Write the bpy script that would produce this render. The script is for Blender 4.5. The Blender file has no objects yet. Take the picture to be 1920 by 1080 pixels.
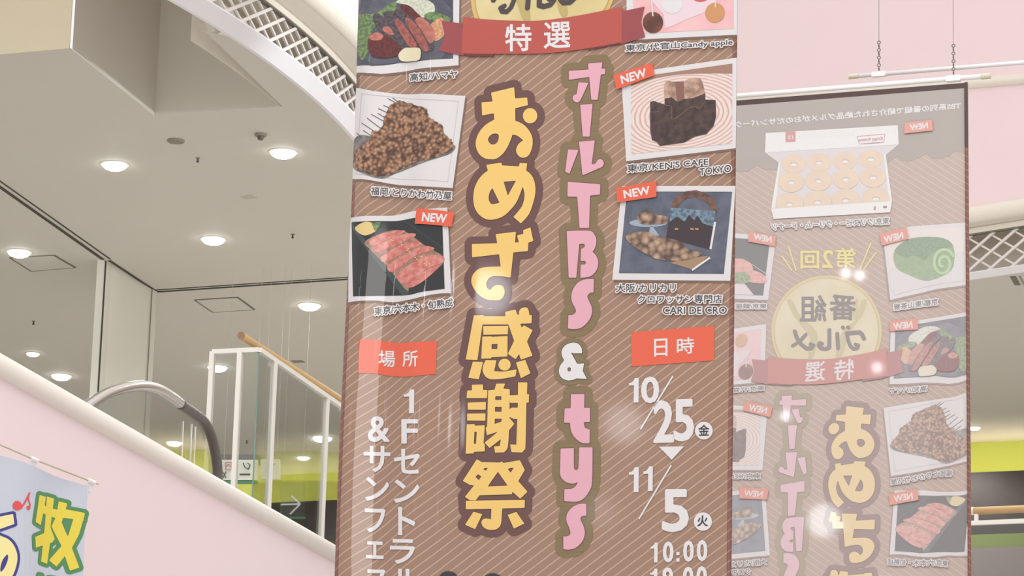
import bpy, bmesh, math, random
import numpy as np
from mathutils import Vector, Matrix
from mathutils.geometry import delaunay_2d_cdt

SC = bpy.context.scene
COL = SC.collection

# ------------------------------------------------------------------ camera
FPX = 6000.0
PITCH, ROLL, TH = math.radians(13.8), math.radians(1.6), math.radians(20)
Fv = np.array([0, math.cos(PITCH), math.sin(PITCH)])
U0 = np.array([0, -math.sin(PITCH), math.cos(PITCH)])
R0 = np.array([1.0, 0, 0])
Rv = R0 * math.cos(ROLL) + U0 * math.sin(ROLL)
Uv = -R0 * math.sin(ROLL) + U0 * math.cos(ROLL)
CAM = np.array([0, 0, 1.6])
cd = bpy.data.cameras.new('camera')
cam = bpy.data.objects.new('camera', cd)
COL.objects.link(cam)
cd.sensor_width = 36.0
cd.lens = FPX / 1920 * 36
cd.clip_end = 200
cam.matrix_world = Matrix(((Rv[0], Uv[0], -Fv[0], CAM[0]), (Rv[1], Uv[1], -Fv[1], CAM[1]), (Rv[2], Uv[2], -Fv[2], CAM[2]), (0, 0, 0, 1)))
SC.camera = cam

# ------------------------------------------------------------------ world + large lights + exposure
SC.view_settings.view_transform = 'Standard'
SC.view_settings.look = 'None'
SC.view_settings.gamma = 1.0
SC.view_settings.exposure = 0.0
SC.view_settings.use_curve_mapping = False
W = bpy.data.worlds.new('world')
SC.world = W
W.use_nodes = True
wn, wl = W.node_tree.nodes, W.node_tree.links
bg = wn['Background']
tc = wn.new('ShaderNodeTexCoord'); sx = wn.new('ShaderNodeSeparateXYZ'); mr = wn.new('ShaderNodeMapRange'); cr = wn.new('ShaderNodeValToRGB')
wl.new(tc.outputs['Generated'], sx.inputs[0]); wl.new(sx.outputs['Z'], mr.inputs['Value'])
mr.inputs['From Min'].default_value = -1; mr.inputs['From Max'].default_value = 1
wl.new(mr.outputs[0], cr.inputs[0]); wl.new(cr.outputs[0], bg.inputs['Color'])
cr.color_ramp.elements[0].color = (0.62, 0.59, 0.54, 1)
cr.color_ramp.elements[0].position = 0.3
cr.color_ramp.elements[1].color = (1.0, 0.985, 0.97, 1)
cr.color_ramp.elements[1].position = 0.75
bg.inputs['Strength'].default_value = 1.05


HALLW = 81


def area(name, loc, target, size, power, color=(1, 1, 1)):
    l = bpy.data.lights.new(name, 'AREA'); l.shape = 'RECTANGLE'; l.size, l.size_y = size
    l.energy = power; l.color = color
    o = bpy.data.objects.new(name, l); COL.objects.link(o)
    o.location = loc
    o.rotation_euler = (Vector(target) - Vector(loc)).to_track_quat('-Z', 'Y').to_euler()
    return o


area('atrium_fill', (1.5, 9, 15), (1.0, 17, 5), (8, 8), 900, (1, 0.98, 0.97))  # soft overhead fill, added to brighten the pink walls and white band
area('hall_fill', (0, -4, 8), (1.0, 16, 6), (8, 3), 300, (1, 0.98, 0.95))  # second fill, unseen behind the camera, added to brighten what faces it


def lamp(name, loc, power, radius=0.1, color=(1, 0.99, 0.97), spot=None):
    l = bpy.data.lights.new(name, 'SPOT' if spot else 'POINT'); l.energy = power; l.shadow_soft_size = radius; l.color = color
    if spot: l.spot_size = math.radians(spot); l.spot_blend = 0.6
    o = bpy.data.objects.new(name, l); COL.objects.link(o); o.location = tuple(float(x) for x in loc); return o


def spot(name, loc, target, power, ang, color=(1, 1, 1), rad=0.1):
    o = lamp(name, loc, power, rad, color, ang); o.rotation_euler = (Vector(target) - Vector(loc)).to_track_quat('-Z', 'Y').to_euler(); return o
spot('track_spot', (5.5, 20.5, 8.9), (-1.5, 25.0, 9.25), 1400, 30, (0.93, 0.96, 1))


# ------------------------------------------------------------------ helpers: rays
def ray(x, y): return Fv + Rv * (x - 960) / FPX - Uv * (y - 540) / FPX
def unz(x, y, z):
    d = ray(x, y); return CAM + d * (z - CAM[2]) / d[2]
def unp(x, y, P, n):
    d = ray(x, y); return CAM + d * np.dot(P - CAM, n) / np.dot(d, n)
def atdist(x, y, D):
    d = ray(x, y); return CAM + d * D / math.hypot(d[0], d[1])
D1 = np.array([math.cos(TH), -math.sin(TH), 0]); D2 = np.array([math.sin(TH), math.cos(TH), 0])
NB = np.array([-math.sin(TH), -math.cos(TH), 0]); ZZ = np.array([0, 0, 1.0])


# ------------------------------------------------------------------ materials
def s2l(c):
    c = c / 255.0
    return c / 12.92 if c <= 0.04045 else ((c + 0.055) / 1.055) ** 2.4
def lin(c): return tuple(s2l(x) for x in c) + (1,)
MATS = {}


def mat(name, col, rough=0.55, metal=0.0, noise=0.03, nscale=30, emit=None, kind=None, col2=None, spec=0.5, bump=0.0, scale=1.0, alpha=None):
    if name in MATS: return MATS[name]
    m = bpy.data.materials.new(name); m.use_nodes = True; MATS[name] = m
    n, l = m.node_tree.nodes, m.node_tree.links
    b = n['Principled BSDF']
    b.inputs['Roughness'].default_value = rough
    b.inputs['Metallic'].default_value = metal
    b.inputs['Specular IOR Level'].default_value = spec
    if emit:
        b.inputs['Emission Color'].default_value = lin(col)
        b.inputs['Emission Strength'].default_value = emit
        b.inputs['Base Color'].default_value = lin(col)
        return m
    uv = n.new('ShaderNodeUVMap')
    obj = n.new('ShaderNodeTexCoord')
    c2 = lin(col2 or col)
    mx = n.new('ShaderNodeMix'); mx.data_type = 'RGBA'
    mx.inputs[6].default_value = lin(col); mx.inputs[7].default_value = c2
    if kind == 'stripe':
        sp = n.new('ShaderNodeSeparateXYZ'); l.new(uv.outputs[0], sp.inputs[0])
        a = n.new('ShaderNodeMath'); a.operation = 'MULTIPLY_ADD'; l.new(sp.outputs[0], a.inputs[0]); a.inputs[1].default_value = 0.71; l.new(sp.outputs[1], a.inputs[2])
        d = n.new('ShaderNodeMath'); d.operation = 'DIVIDE'; l.new(a.outputs[0], d.inputs[0]); d.inputs[1].default_value = 0.044
        f = n.new('ShaderNodeMath'); f.operation = 'FRACT'; l.new(d.outputs[0], f.inputs[0])
        g = n.new('ShaderNodeMath'); g.operation = 'LESS_THAN'; l.new(f.outputs[0], g.inputs[0]); g.inputs[1].default_value = 0.13
        l.new(g.outputs[0], mx.inputs[0])
    elif kind == 'wood':
        mp = n.new('ShaderNodeMapping'); l.new(uv.outputs[0], mp.inputs[0]); mp.inputs['Scale'].default_value = (5 * scale, 160 * scale, 1)
        t = n.new('ShaderNodeTexNoise'); l.new(mp.outputs[0], t.inputs['Vector']); t.inputs['Scale'].default_value = 1.0; t.inputs['Detail'].default_value = 4
        r = n.new('ShaderNodeMapRange'); l.new(t.outputs[0], r.inputs[0]); r.inputs[1].default_value = 0.35; r.inputs[2].default_value = 0.65
        l.new(r.outputs[0], mx.inputs[0])
    elif kind == 'rings':
        sp = n.new('ShaderNodeMapping'); l.new(uv.outputs[0], sp.inputs[0])
        cu, cv = front_uv(1278, 215); sp.inputs['Scale'].default_value = (1, 1.7, 1); sp.inputs['Location'].default_value = (-cu, -cv * 1.7, 0)
        t = n.new('ShaderNodeTexWave'); t.wave_type = 'RINGS'; t.rings_direction = 'Z'; l.new(sp.outputs[0], t.inputs['Vector']); t.inputs['Scale'].default_value = 14; t.inputs['Distortion'].default_value = 2.0; t.inputs['Detail'].default_value = 2
        MATS['_ringmap'] = sp
        r = n.new('ShaderNodeMapRange'); l.new(t.outputs[0], r.inputs[0]); r.inputs[1].default_value = 0.45; r.inputs[2].default_value = 1.0
        l.new(r.outputs[0], mx.inputs[0])
    elif kind in ('voronoi', 'crumb'):
        t = n.new('ShaderNodeTexVoronoi'); l.new(uv.outputs[0], t.inputs['Vector']); t.inputs['Scale'].default_value = 58 * scale
        r = n.new('ShaderNodeMapRange'); l.new(t.outputs['Distance'], r.inputs[0]); r.inputs[1].default_value = 0.1; r.inputs[2].default_value = 0.75
        t2 = n.new('ShaderNodeTexNoise'); l.new(uv.outputs[0], t2.inputs['Vector']); t2.inputs['Scale'].default_value = 34 * scale; t2.inputs['Detail'].default_value = 3
        ad = n.new('ShaderNodeMath'); ad.operation = 'MULTIPLY_ADD'; l.new(t2.outputs[0], ad.inputs[0]); ad.inputs[1].default_value = 1.6; ad.inputs[2].default_value = -0.8
        ad2 = n.new('ShaderNodeMath'); ad2.operation = 'ADD'; l.new(ad.outputs[0], ad2.inputs[0]); l.new(r.outputs[0], ad2.inputs[1]); ad2.use_clamp = True
        l.new(ad2.outputs[0], mx.inputs[0])
    elif kind == 'mottle':
        t = n.new('ShaderNodeTexNoise'); l.new(uv.outputs[0], t.inputs['Vector']); t.inputs['Scale'].default_value = 40 * scale; t.inputs['Detail'].default_value = 5
        r = n.new('ShaderNodeMapRange'); l.new(t.outputs[0], r.inputs[0]); r.inputs[1].default_value = 0.38; r.inputs[2].default_value = 0.62
        l.new(r.outputs[0], mx.inputs[0])
    elif kind == 'grain':
        mp = n.new('ShaderNodeMapping'); l.new(obj.outputs['Object'], mp.inputs[0]); mp.inputs['Scale'].default_value = (3, 3, 40)
        t = n.new('ShaderNodeTexNoise'); l.new(mp.outputs[0], t.inputs['Vector']); t.inputs['Scale'].default_value = 2 * scale
        l.new(t.outputs[0], mx.inputs[0])
    else:
        dk = tuple(x * (1 - noise) for x in lin(col)[:3]) + (1,)
        mx.inputs[7].default_value = dk if not col2 else c2
        t = n.new('ShaderNodeTexNoise'); l.new(obj.outputs['Object'], t.inputs['Vector']); t.inputs['Scale'].default_value = nscale; t.inputs['Detail'].default_value = 2
        l.new(t.outputs[0], mx.inputs[0])
    l.new(mx.outputs[2], b.inputs['Base Color'])
    return m


def glass(name, tint=(225, 238, 234), refl=0.07):
    m = bpy.data.materials.new(name); m.use_nodes = True; MATS[name] = m
    n, l = m.node_tree.nodes, m.node_tree.links
    for x in list(n):
        if x.type != 'OUTPUT_MATERIAL': n.remove(x)
    out = [x for x in n if x.type == 'OUTPUT_MATERIAL'][0]
    t = n.new('ShaderNodeBsdfTransparent'); t.inputs[0].default_value = lin(tint)
    g = n.new('ShaderNodeBsdfGlossy'); g.inputs['Roughness'].default_value = 0.03
    lw = n.new('ShaderNodeLayerWeight'); lw.inputs[0].default_value = 0.25
    nz = n.new('ShaderNodeTexNoise'); nz.inputs['Scale'].default_value = 0.7
    mm = n.new('ShaderNodeMath'); mm.operation = 'MULTIPLY'; l.new(lw.outputs['Fresnel'], mm.inputs[0]); l.new(nz.outputs[0], mm.inputs[1])
    ma = n.new('ShaderNodeMath'); ma.operation = 'ADD'; l.new(mm.outputs[0], ma.inputs[0]); ma.inputs[1].default_value = refl
    mx = n.new('ShaderNodeMixShader'); l.new(ma.outputs[0], mx.inputs[0]); l.new(t.outputs[0], mx.inputs[1]); l.new(g.outputs[0], mx.inputs[2])
    l.new(mx.outputs[0], out.inputs[0])
    return m


# print inks of the banners: name -> (front colour, kwargs)
INK = {
    'brown': ((163, 128, 108), dict(kind='stripe', col2=(204, 170, 150))),
    'hem': ((126, 84, 74), dict(kind='stripe', col2=(158, 122, 108))),
    'top_dark': ((78, 60, 58), {}),
    'taupe': ((132, 118, 104), {}),
    'yellow': ((250, 207, 118), {}),
    'edge': ((88, 62, 45), {}),
    'border': ((104, 72, 72), dict(kind='wood', col2=(112, 74, 68))),
    'olive': ((128, 108, 76), dict(kind='wood', col2=(138, 118, 84))),
    'maroon': ((120, 76, 82), {}),
    'pink': ((236, 176, 192), {}),
    'white': ((236, 232, 234), {}),
    'offwhite': ((230, 226, 228), {}),
    'black': ((52, 50, 56), {}),
    'grey_text': ((70, 70, 72), {}),
    'red': ((238, 100, 72), {}),
    'red_dark': ((220, 80, 62), {}),
    'ribbon': ((190, 84, 74), {}),
    'ribbon_tail': ((158, 72, 76), {}),
    'ribbon_fold': ((112, 50, 54), {}),
    'shadow_print': ((128, 100, 88), {}),
    'gold': ((220, 200, 140), dict(kind='mottle', col2=(232, 216, 164), scale=0.1)),
    'gold_rim': ((226, 190, 110), {}),
    'gold_dark': ((196, 176, 112), {}),
    'ink': ((74, 64, 68), {}),
    'lemon': ((250, 225, 90), {}),
    'slate': ((72, 72, 84), dict(kind='mottle', col2=(84, 86, 100), scale=.4)),
    'slate_blue': ((84, 90, 106), dict(kind='mottle', col2=(102, 106, 124), scale=.3)),
    'plate': ((98, 98, 112), dict(kind='mottle', col2=(80, 80, 92), scale=.4)),
    'dark': ((44, 44, 48), {}),
    'darkgreen': ((62, 74, 74), {}),
    'leaf': ((128, 156, 98), dict(kind='mottle', col2=(84, 106, 72), scale=1.6)),
    'daikon': ((232, 234, 218), dict(kind='mottle', col2=(198, 204, 180), scale=2)),
    'onion': ((226, 178, 134), dict(kind='mottle', col2=(196, 128, 92), scale=2)),
    'tuna': ((182, 100, 88), dict(kind='mottle', col2=(140, 76, 72), scale=1.2)),
    'tuna_pink': ((200, 126, 110), dict(kind='mottle', col2=(178, 100, 88), scale=1.2)),
    'tuna_dark': ((112, 48, 46), dict(kind='mottle', col2=(82, 36, 40), scale=2)),
    'skin': ((62, 54, 66), dict(kind='mottle', col2=(96, 84, 88), scale=2)),
    'garlic': ((236, 226, 192), {}),
    'skewer': ((196, 146, 112), dict(kind='voronoi', col2=(84, 56, 46))),
    'stick': ((70, 60, 58), {}),
    'paper': ((226, 223, 226), {}),
    'paper_line': ((205, 202, 204), {}),
    'grey_plate': ((140, 134, 130), dict(kind='mottle', col2=(98, 92, 90), scale=.6)),
    'beef': ((206, 104, 98), dict(kind='mottle', col2=(224, 150, 138), scale=.8)),
    'beef_edge': ((146, 112, 92), dict(kind='mottle', col2=(182, 142, 120), scale=1)),
    'sesame': ((236, 206, 140), {}),
    'cream_swirl': ((238, 222, 214), dict(kind='rings', col2=(216, 168, 162))),
    'brown_print': ((168, 128, 112), {}),
    'cake': ((58, 44, 44), dict(kind='mottle', col2=(84, 64, 60), scale=.8)),
    'cake_cut': ((206, 168, 148), dict(kind='mottle', col2=(150, 116, 100), scale=.6)),
    'cake_line': ((140, 96, 86), {}),
    'croissant': ((206, 172, 142), dict(kind='voronoi', col2=(92, 70, 64), scale=.55)),
    'board': ((168, 138, 108), {}),
    'glassware': ((160, 176, 194), {}),
    'boxdark': ((62, 50, 58), {}),
    'boxblue': ((128, 152, 170), dict(kind='mottle', col2=(80, 98, 118), scale=1.4)),
    'handle': ((128, 92, 78), dict(kind='mottle', col2=(90, 64, 58), scale=.8)),
    'candy_bg': ((242, 180, 184), dict(kind='mottle', col2=(246, 198, 200), scale=.15)),
    'candy_paper': ((240, 216, 224), {}),
    'candy_brown': ((128, 72, 54), dict(kind='mottle', col2=(90, 52, 46), scale=.3)),
    'candy_gold': ((212, 150, 100), {}),
    'candy_red': ((214, 92, 84), {}),
    'candy_white': ((232, 228, 232), {}),
    'matcha': ((110, 150, 88), dict(kind='mottle', col2=(92, 132, 76), scale=.8)),
    'matcha_top': ((62, 98, 62), dict(kind='mottle', col2=(84, 120, 80), scale=2)),
    'matcha_cream': ((152, 204, 122), {}),
    'cream': ((244, 232, 220), {}),
    'roe': ((226, 122, 114), dict(kind='mottle', col2=(236, 156, 144), scale=1)),
    'box_white': ((255, 255, 255), {}),
    'box_shade': ((226, 216, 222), {}),
    'box_dot': ((190, 196, 210), {}),
    'donut': ((244, 206, 160), dict(kind='mottle', col2=(236, 196, 158), scale=.3)),
    'donut_hole': ((196, 176, 160), {}),
    'box_red': ((206, 90, 92), {}),
}


def fade(c, k=0.45): return tuple(x * k + y * (1 - k) for x, y in zip(c, (214, 211, 212)))


def ink(name, side):
    if name == 'HEM': return mat('dark_hem_fabric', (80, 62, 60), rough=0.3)
    c, kw = INK[name]
    kw = dict(kw); tone = lambda q: tuple((x * 0.955 + 190 * 0.045) * 0.93 for x in q)  # a veil of haze is mixed into every ink as grey
    c = tone(c)
    if 'col2' in kw: kw['col2'] = tone(kw['col2'])
    if side == 'back':
        c = fade(c)
        if 'col2' in kw: kw['col2'] = fade(kw['col2'])
        return mat('showthrough_' + name, c, rough=0.035, spec=0.5, **kw)
    return mat('print_' + name, c, rough=0.05, spec=0.5, **kw)


# ------------------------------------------------------------------ banner planes
def edge_t(pl, pr, Wd):
    a = ray(*pl)[:2]; b = ray(*pr)[:2]
    M = np.array([[a[0], -b[0]], [a[1], -b[1]]])
    return np.linalg.solve(M, -Wd * D1[:2])[0]
BW = 1.8
PF = CAM + ray(651, 540) * edge_t((651, 540), (1377, 540), BW)
PBk = atdist(1815, 155, 19.25)               # top right corner of the rear banner
ZB = PBk[2]
UGRID, VGRID = 0.02, 0.1


def wave(u, v):
    u = np.asarray(u, float); v = np.asarray(v, float)
    def f(u, v):
        return 0.036 * np.cos(2 * np.pi * (u - 0.075 + 0.02 * np.sin(v * 2.1)) / 0.31) * np.exp(-np.clip(u, 0, 9) / 0.26) * np.clip((0.62 - u) / 0.3, 0, 1)
    i = np.floor(u / UGRID); j = np.floor(v / VGRID); a = u / UGRID - i; b = v / VGRID - j
    g = lambda ii, jj: f(ii * UGRID, jj * VGRID)
    return (g(i, j) * (1 - a) + g(i + 1, j) * a) * (1 - b) + (g(i, j + 1) * (1 - a) + g(i + 1, j + 1) * a) * b


# v is measured down from the banner top; the two banners carry the same print
q = unp(1584, 694, PBk, NB); vb = ZB - q[2]
q = unp(965, 73, PF, NB); PF[2] = q[2] + vb  # top left corner of the front banner
print('front top', PF, 'rear top', PBk)


def front_uv(x, y):
    w = 0.0
    for _ in range(5):
        q = unp(x, y, PF + NB * w, NB) - (PF + NB * w)
        u, v = q @ D1, -q[2]
        w = float(wave(u, v))
    return u, v
def back_uv(x, y):
    q = unp(x, y, PBk, NB) - PBk
    return -(q @ D1), -q[2]
def surf_front(u, v, off): return PF[None] + np.outer(u, D1) - np.outer(v, ZZ) + np.outer(wave(u, v) + off, NB)
def surf_back(u, v, off): return PBk[None] - np.outer(u, D1) - np.outer(v, ZZ) + np.outer(off, NB)


# ------------------------------------------------------------------ 2D shapes
def spline(pts, step=6):
    """pts: (x,y) smooth or (x,y,1) corner -> dense closed polygon"""
    n = len(pts); out = []
    if all(len(p) > 2 for p in pts): return np.array([p[:2] for p in pts], float)
    P = [np.array(p[:2], float) for p in pts]; K = [len(p) > 2 for p in pts]
    for i in range(n):
        a, b = P[i], P[(i + 1) % n]
        if K[i] and K[(i + 1) % n]:
            out.append(a); continue
        ta = np.zeros(2) if K[i] else (b - P[i - 1]) / 2
        tb = np.zeros(2) if K[(i + 1) % n] else (P[(i + 2) % n] - a) / 2
        if K[i]: ta = (b - a) - tb * 0.5
        if K[(i + 1) % n]: tb = (b - a) - ta * 0.5
        for k in range(step):
            t = k / step
            out.append((2 * t**3 - 3 * t**2 + 1) * a + (t**3 - 2 * t**2 + t) * ta + (-2 * t**3 + 3 * t**2) * b + (t**3 - t**2) * tb)
    return np.array(out)
def C(*pts): return [p + (1,) if len(p) == 2 else p for p in pts]       # all corners
def ell(cx, cy, rx, ry, n=24, rot=0):
    t = np.linspace(0, 2 * np.pi, n, endpoint=False); x = rx * np.cos(t); y = ry * np.sin(t)
    return np.stack([cx + x * math.cos(rot) - y * math.sin(rot), cy + x * math.sin(rot) + y * math.cos(rot)], 1)
def segsof(poly): return np.concatenate([poly, np.roll(poly, -1, 0)], 1)
def sd_segs(X, Y, S, signed=True):
    d = np.full(X.shape, 1e9); par = np.zeros(X.shape, bool)
    for x0, y0, x1, y1 in S:
        ex, ey = x1 - x0, y1 - y0; L = ex * ex + ey * ey + 1e-12
        t = np.clip(((X - x0) * ex + (Y - y0) * ey) / L, 0, 1)
        d = np.minimum(d, (X - x0 - t * ex) ** 2 + (Y - y0 - t * ey) ** 2)
        if signed and y0 != y1:
            c = ((y0 > Y) != (y1 > Y)) & (X < (x1 - x0) * (Y - y0) / (y1 - y0) + x0)
            par ^= c
    d = np.sqrt(d)
    return np.where(par, -d, d) if signed else d


class Shape:
    """union of polygons minus holes, in pixel coordinates; zoom-crop coordinates are converted with origin o and scale s"""
    def __init__(s): s.pos = []; s.neg = []; s.thick = []
    def add(s, *polys, o=(0, 0), k=1.0):
        for p in polys: s.pos.append((spline(p) if isinstance(p, list) else p) / k + np.array(o))
        return s
    def cut(s, *polys, o=(0, 0), k=1.0):
        for p in polys: s.neg.append((spline(p) if isinstance(p, list) else p) / k + np.array(o))
        return s
    def line(s, pts, w, o=(0, 0), k=1.0):
        pts = np.array(pts, float) / k + np.array(o); s.thick.append((np.concatenate([pts[:-1], pts[1:]], 1), w / k / 2)); return s
    def segs(s, S): s.pos.append(('segs', S)); return s
    def loops(s, level, h):
        allp = [p[1].reshape(-1, 2) if isinstance(p, tuple) else p for p in s.pos] + [t[0].reshape(-1, 2) for t in s.thick]
        A = np.concatenate(allp); pad = abs(level) + 3 * h + max([t[1] for t in s.thick] + [0])
        x0, y0 = A.min(0) - pad; x1, y1 = A.max(0) + pad
        xs = np.arange(x0, x1 + h, h); ys = np.arange(y0, y1 + h, h); X, Y = np.meshgrid(xs, ys)
        d = np.full(X.shape, 1e9)
        for p in s.pos:
            d = np.minimum(d, sd_segs(X, Y, p[1] if isinstance(p, tuple) else segsof(p)))
        for S, w in s.thick: d = np.minimum(d, sd_segs(X, Y, S, False) - w)
        for p in s.neg: d = np.maximum(d, -sd_segs(X, Y, segsof(p)))
        d = d - level
        d[d == 0] = 1e-9
        return march(xs, ys, d)


def march(xs, ys, d):
    ny, nx = d.shape; ins = d < 0; nxt = {}
    def pe(a, b):
        (i, j), (k, l) = a, b; t = d[i, j] / (d[i, j] - d[k, l])
        return (xs[j] + t * (xs[l] - xs[j]), ys[i] + t * (ys[k] - ys[i]))
    code = ins[:-1, :-1] * 1 + ins[:-1, 1:] * 2 + ins[1:, 1:] * 4 + ins[1:, :-1] * 8
    pos = {}
    TB = {1: [(3, 0)], 2: [(0, 1)], 3: [(3, 1)], 4: [(1, 2)], 5: [(3, 0), (1, 2)], 6: [(0, 2)], 7: [(3, 2)], 8: [(2, 3)], 9: [(2, 0)], 10: [(0, 1), (2, 3)], 11: [(2, 1)], 12: [(1, 3)], 13: [(1, 0)], 14: [(0, 3)]}
    for i, j in np.argwhere((code > 0) & (code < 15)):
        i, j = int(i), int(j)
        E = (('h', i, j), ('v', i, j + 1), ('h', i + 1, j), ('v', i, j))
        for a, b in TB[int(code[i, j])]:
            nxt[E[a]] = E[b]
            for e in (E[a], E[b]):
                if e not in pos:
                    pos[e] = pe((e[1], e[2]), (e[1], e[2] + 1)) if e[0] == 'h' else pe((e[1], e[2]), (e[1] + 1, e[2]))
    loops = []
    while nxt:
        s = next(iter(nxt)); L = []; e = s
        while e in nxt:
            L.append(pos[e]); e = nxt.pop(e)
        if len(L) > 3: loops.append(np.array(L))
    return loops


def rdp(P, eps):
    n = len(P)
    if n < 8: return P
    keep = np.zeros(n, bool); a = 0; b = int(np.argmax(((P - P[0]) ** 2).sum(1))); keep[[a, b]] = True
    st = [(a, b), (b, n)]
    while st:
        i, j = st.pop()
        if j - i < 2: continue
        A = P[i]; B = P[j % n]; e = B - A; L = math.hypot(*e) + 1e-12
        Q = P[i + 1:j] - A; dd = abs(Q[:, 0] * e[1] - Q[:, 1] * e[0]) / L
        k = int(np.argmax(dd))
        if dd[k] > eps:
            k += i + 1; keep[k] = True; st += [(i, k), (k, j)]
    return P[keep]


def triangulate(loops):
    """loops (even-odd) -> verts (n,2), tris"""
    V, E = [], []
    for L in loops:
        b = len(V); V += [Vector(p) for p in L]; m = len(L)
        E += [(b + i, b + (i + 1) % m) for i in range(m)]
    r = delaunay_2d_cdt(V, E, [], 0, 1e-6)
    v = np.array([tuple(p) for p in r[0]]); t = np.array([f for f in r[2] if len(f) == 3])
    if not len(t): return v, []
    c = v[t].mean(1); par = np.zeros(len(c), bool)
    for L in loops:
        for (x0, y0), (x1, y1) in zip(L, np.roll(L, -1, 0)):
            if y0 == y1: continue
            par ^= ((y0 > c[:, 1]) != (y1 > c[:, 1])) & (c[:, 0] < (x1 - x0) * (c[:, 1] - y0) / (y1 - y0) + x0)
    return v, t[par].tolist()


TXT = {}
def text_segs(body):
    if body in TXT: return TXT[body]
    c = bpy.data.curves.new('t', 'FONT'); c.body = body; c.resolution_u = 3
    o = bpy.data.objects.new('t', c); COL.objects.link(o)
    bpy.context.view_layer.update()
    m = o.to_mesh()
    co = np.array([v.co[:2] for v in m.vertices])
    cnt = {}
    for p in m.polygons:
        for k in p.edge_keys: cnt[k] = cnt.get(k, 0) + 1
    S = np.array([list(co[a]) + list(co[b]) for (a, b), n in cnt.items() if n == 1])
    o.to_mesh_clear(); bpy.data.objects.remove(o); bpy.data.curves.remove(c)
    TXT[body] = S
    return S


def tbox(body, TL, TR, BL):
    S = text_segs(body); P = S.reshape(-1, 2); x0, y0 = P.min(0); x1, y1 = P.max(0)
    a = (P[:, 0] - x0) / (x1 - x0); b = (y1 - P[:, 1]) / (y1 - y0)
    Q = np.array(TL)[None] + np.outer(a, np.array(TR) - np.array(TL)) + np.outer(b, np.array(BL) - np.array(TL))
    return Q.reshape(-1, 4)


def Z(x, y, o, k): return (o[0] + x / k, o[1] + y / k)


# ------------------------------------------------------------------ printed design
class Part:
    def __init__(s, name, label=None, sub=None): s.name, s.label, s.items = name, label, []
    def loops(s, loops, ink_, layer, side='f', eps=0.07):
        L2 = [rdp(L, eps) for L in loops]
        L2 = [L for L in L2 if len(L) >= 3]
        if not L2: return
        v, t = triangulate(L2)
        if not t: return
        f = front_uv if side == 'f' else back_uv
        s.items.append((np.array([f(x, y) for x, y in v]), t, ink_, layer))
    def poly(s, pts, ink_, layer, side='f', o=(0, 0), k=1.0):
        p = spline(pts) if isinstance(pts, list) else pts
        s.loops([p / k + np.array(o)], ink_, layer, side, eps=0.02)
        return s
    def shape(s, sh, ink_, layer, level=0.0, h=1.0, side='f', eps=0.07):
        s.loops(sh.loops(level, h), ink_, layer, side, eps)
        return s
    def line(s, a, b, w, ink_, layer, side='f', o=(0, 0), k=1.0):
        a = np.array(a, float); b = np.array(b, float); e = b - a; n = np.array([-e[1], e[0]]) / math.hypot(*e) * w / 2
        return s.poly(np.array([a + n, b + n, b - n, a - n]), ink_, layer, side, o, k)
    def text(s, body, TL, TR, BL, ink_, layer, bold=0.3, side='f', o=(0, 0), k=1.0, h=0.4):
        S = tbox(body, Z(*TL, o, k), Z(*TR, o, k), Z(*BL, o, k))
        s.shape(Shape().segs(S), ink_, layer, bold, h, side, 0.04)
        return s
    def uvrect(s, u0, v0, u1, v1, ink_, layer):
        s.items.append((np.array([(u0, v0), (u1, v0), (u1, v1), (u0, v1)], float), [[0, 1, 2, 3]], ink_, layer)); return s


DES = []
def part(name, label=None):
    p = Part(name, label); DES.append(p); return p


BH = 4.6      # banner length
# --- big yellow headline
H = Shape()
o, k = (860, 140), 6.75
H.add(C((412, 230), (705, 160), (718, 300), (720, 600), (455, 600), (448, 490), (430, 330)), C((292, 352), (430, 342), (720, 302), (870, 292), (880, 388), (720, 428), (450, 490), (300, 520)),
      [(455, 572, 1), (340, 640), (260, 735), (220, 840), (225, 930), (265, 1010), (330, 1060), (405, 1073), (480, 1065), (560, 1005), (620, 920), (660, 830), (682, 765, 1), (745, 775), (820, 835, 1), (760, 880), (730, 950), (745, 1010), (790, 1048), (840, 1052), (890, 1020), (925, 950), (940, 870), (930, 780), (880, 690), (810, 625), (720, 585, 1)],
      ell(907, 522, 92, 97), o=o, k=k)
H.cut([(375, 830), (395, 780), (440, 750), (490, 750), (512, 780), (500, 840), (465, 880), (410, 882)], o=o, k=k)
o = (860, 290)
H.add([(352, 130, 1), (545, 103, 1), (552, 138, 1), (765, 150, 1), (775, 108, 1), (870, 112, 1), (858, 205, 1), (910, 245), (955, 320), (975, 430), (960, 560), (905, 730), (850, 810), (790, 872, 1), (695, 790, 1), (760, 715), (810, 640), (835, 540), (832, 470), (812, 405, 1), (780, 500), (730, 610), (650, 710), (560, 785), (450, 822), (350, 818), (260, 760), (205, 670), (188, 560), (200, 440), (240, 340), (300, 260), (372, 205, 1)], o=o, k=k)
H.cut(C((572, 345), (728, 332), (625, 520)), [(430, 425, 1), (395, 480), (382, 550), (395, 600), (430, 628), (520, 610, 1)], o=o, k=k)
o = (860, 420)
H.add([(470, 130, 1), (728, 100, 1), (715, 235, 1), (765, 235, 1), (742, 148, 1), (822, 125, 1), (818, 80, 1), (912, 45, 1), (948, 215, 1), (885, 240, 1), (880, 345, 1), (695, 362, 1), (660, 680, 1), (560, 665), (450, 662), (385, 690), (355, 750), (365, 810), (408, 840, 1), (440, 795), (500, 772), (560, 790), (585, 850), (570, 920), (520, 965), (400, 965), (310, 935), (230, 870), (180, 790), (162, 720), (185, 640), (250, 575), (340, 548), (535, 540, 1), (515, 385, 1), (172, 425, 1), (170, 255, 1), (490, 245, 1)], o=o, k=k)
o = (860, 565)
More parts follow.
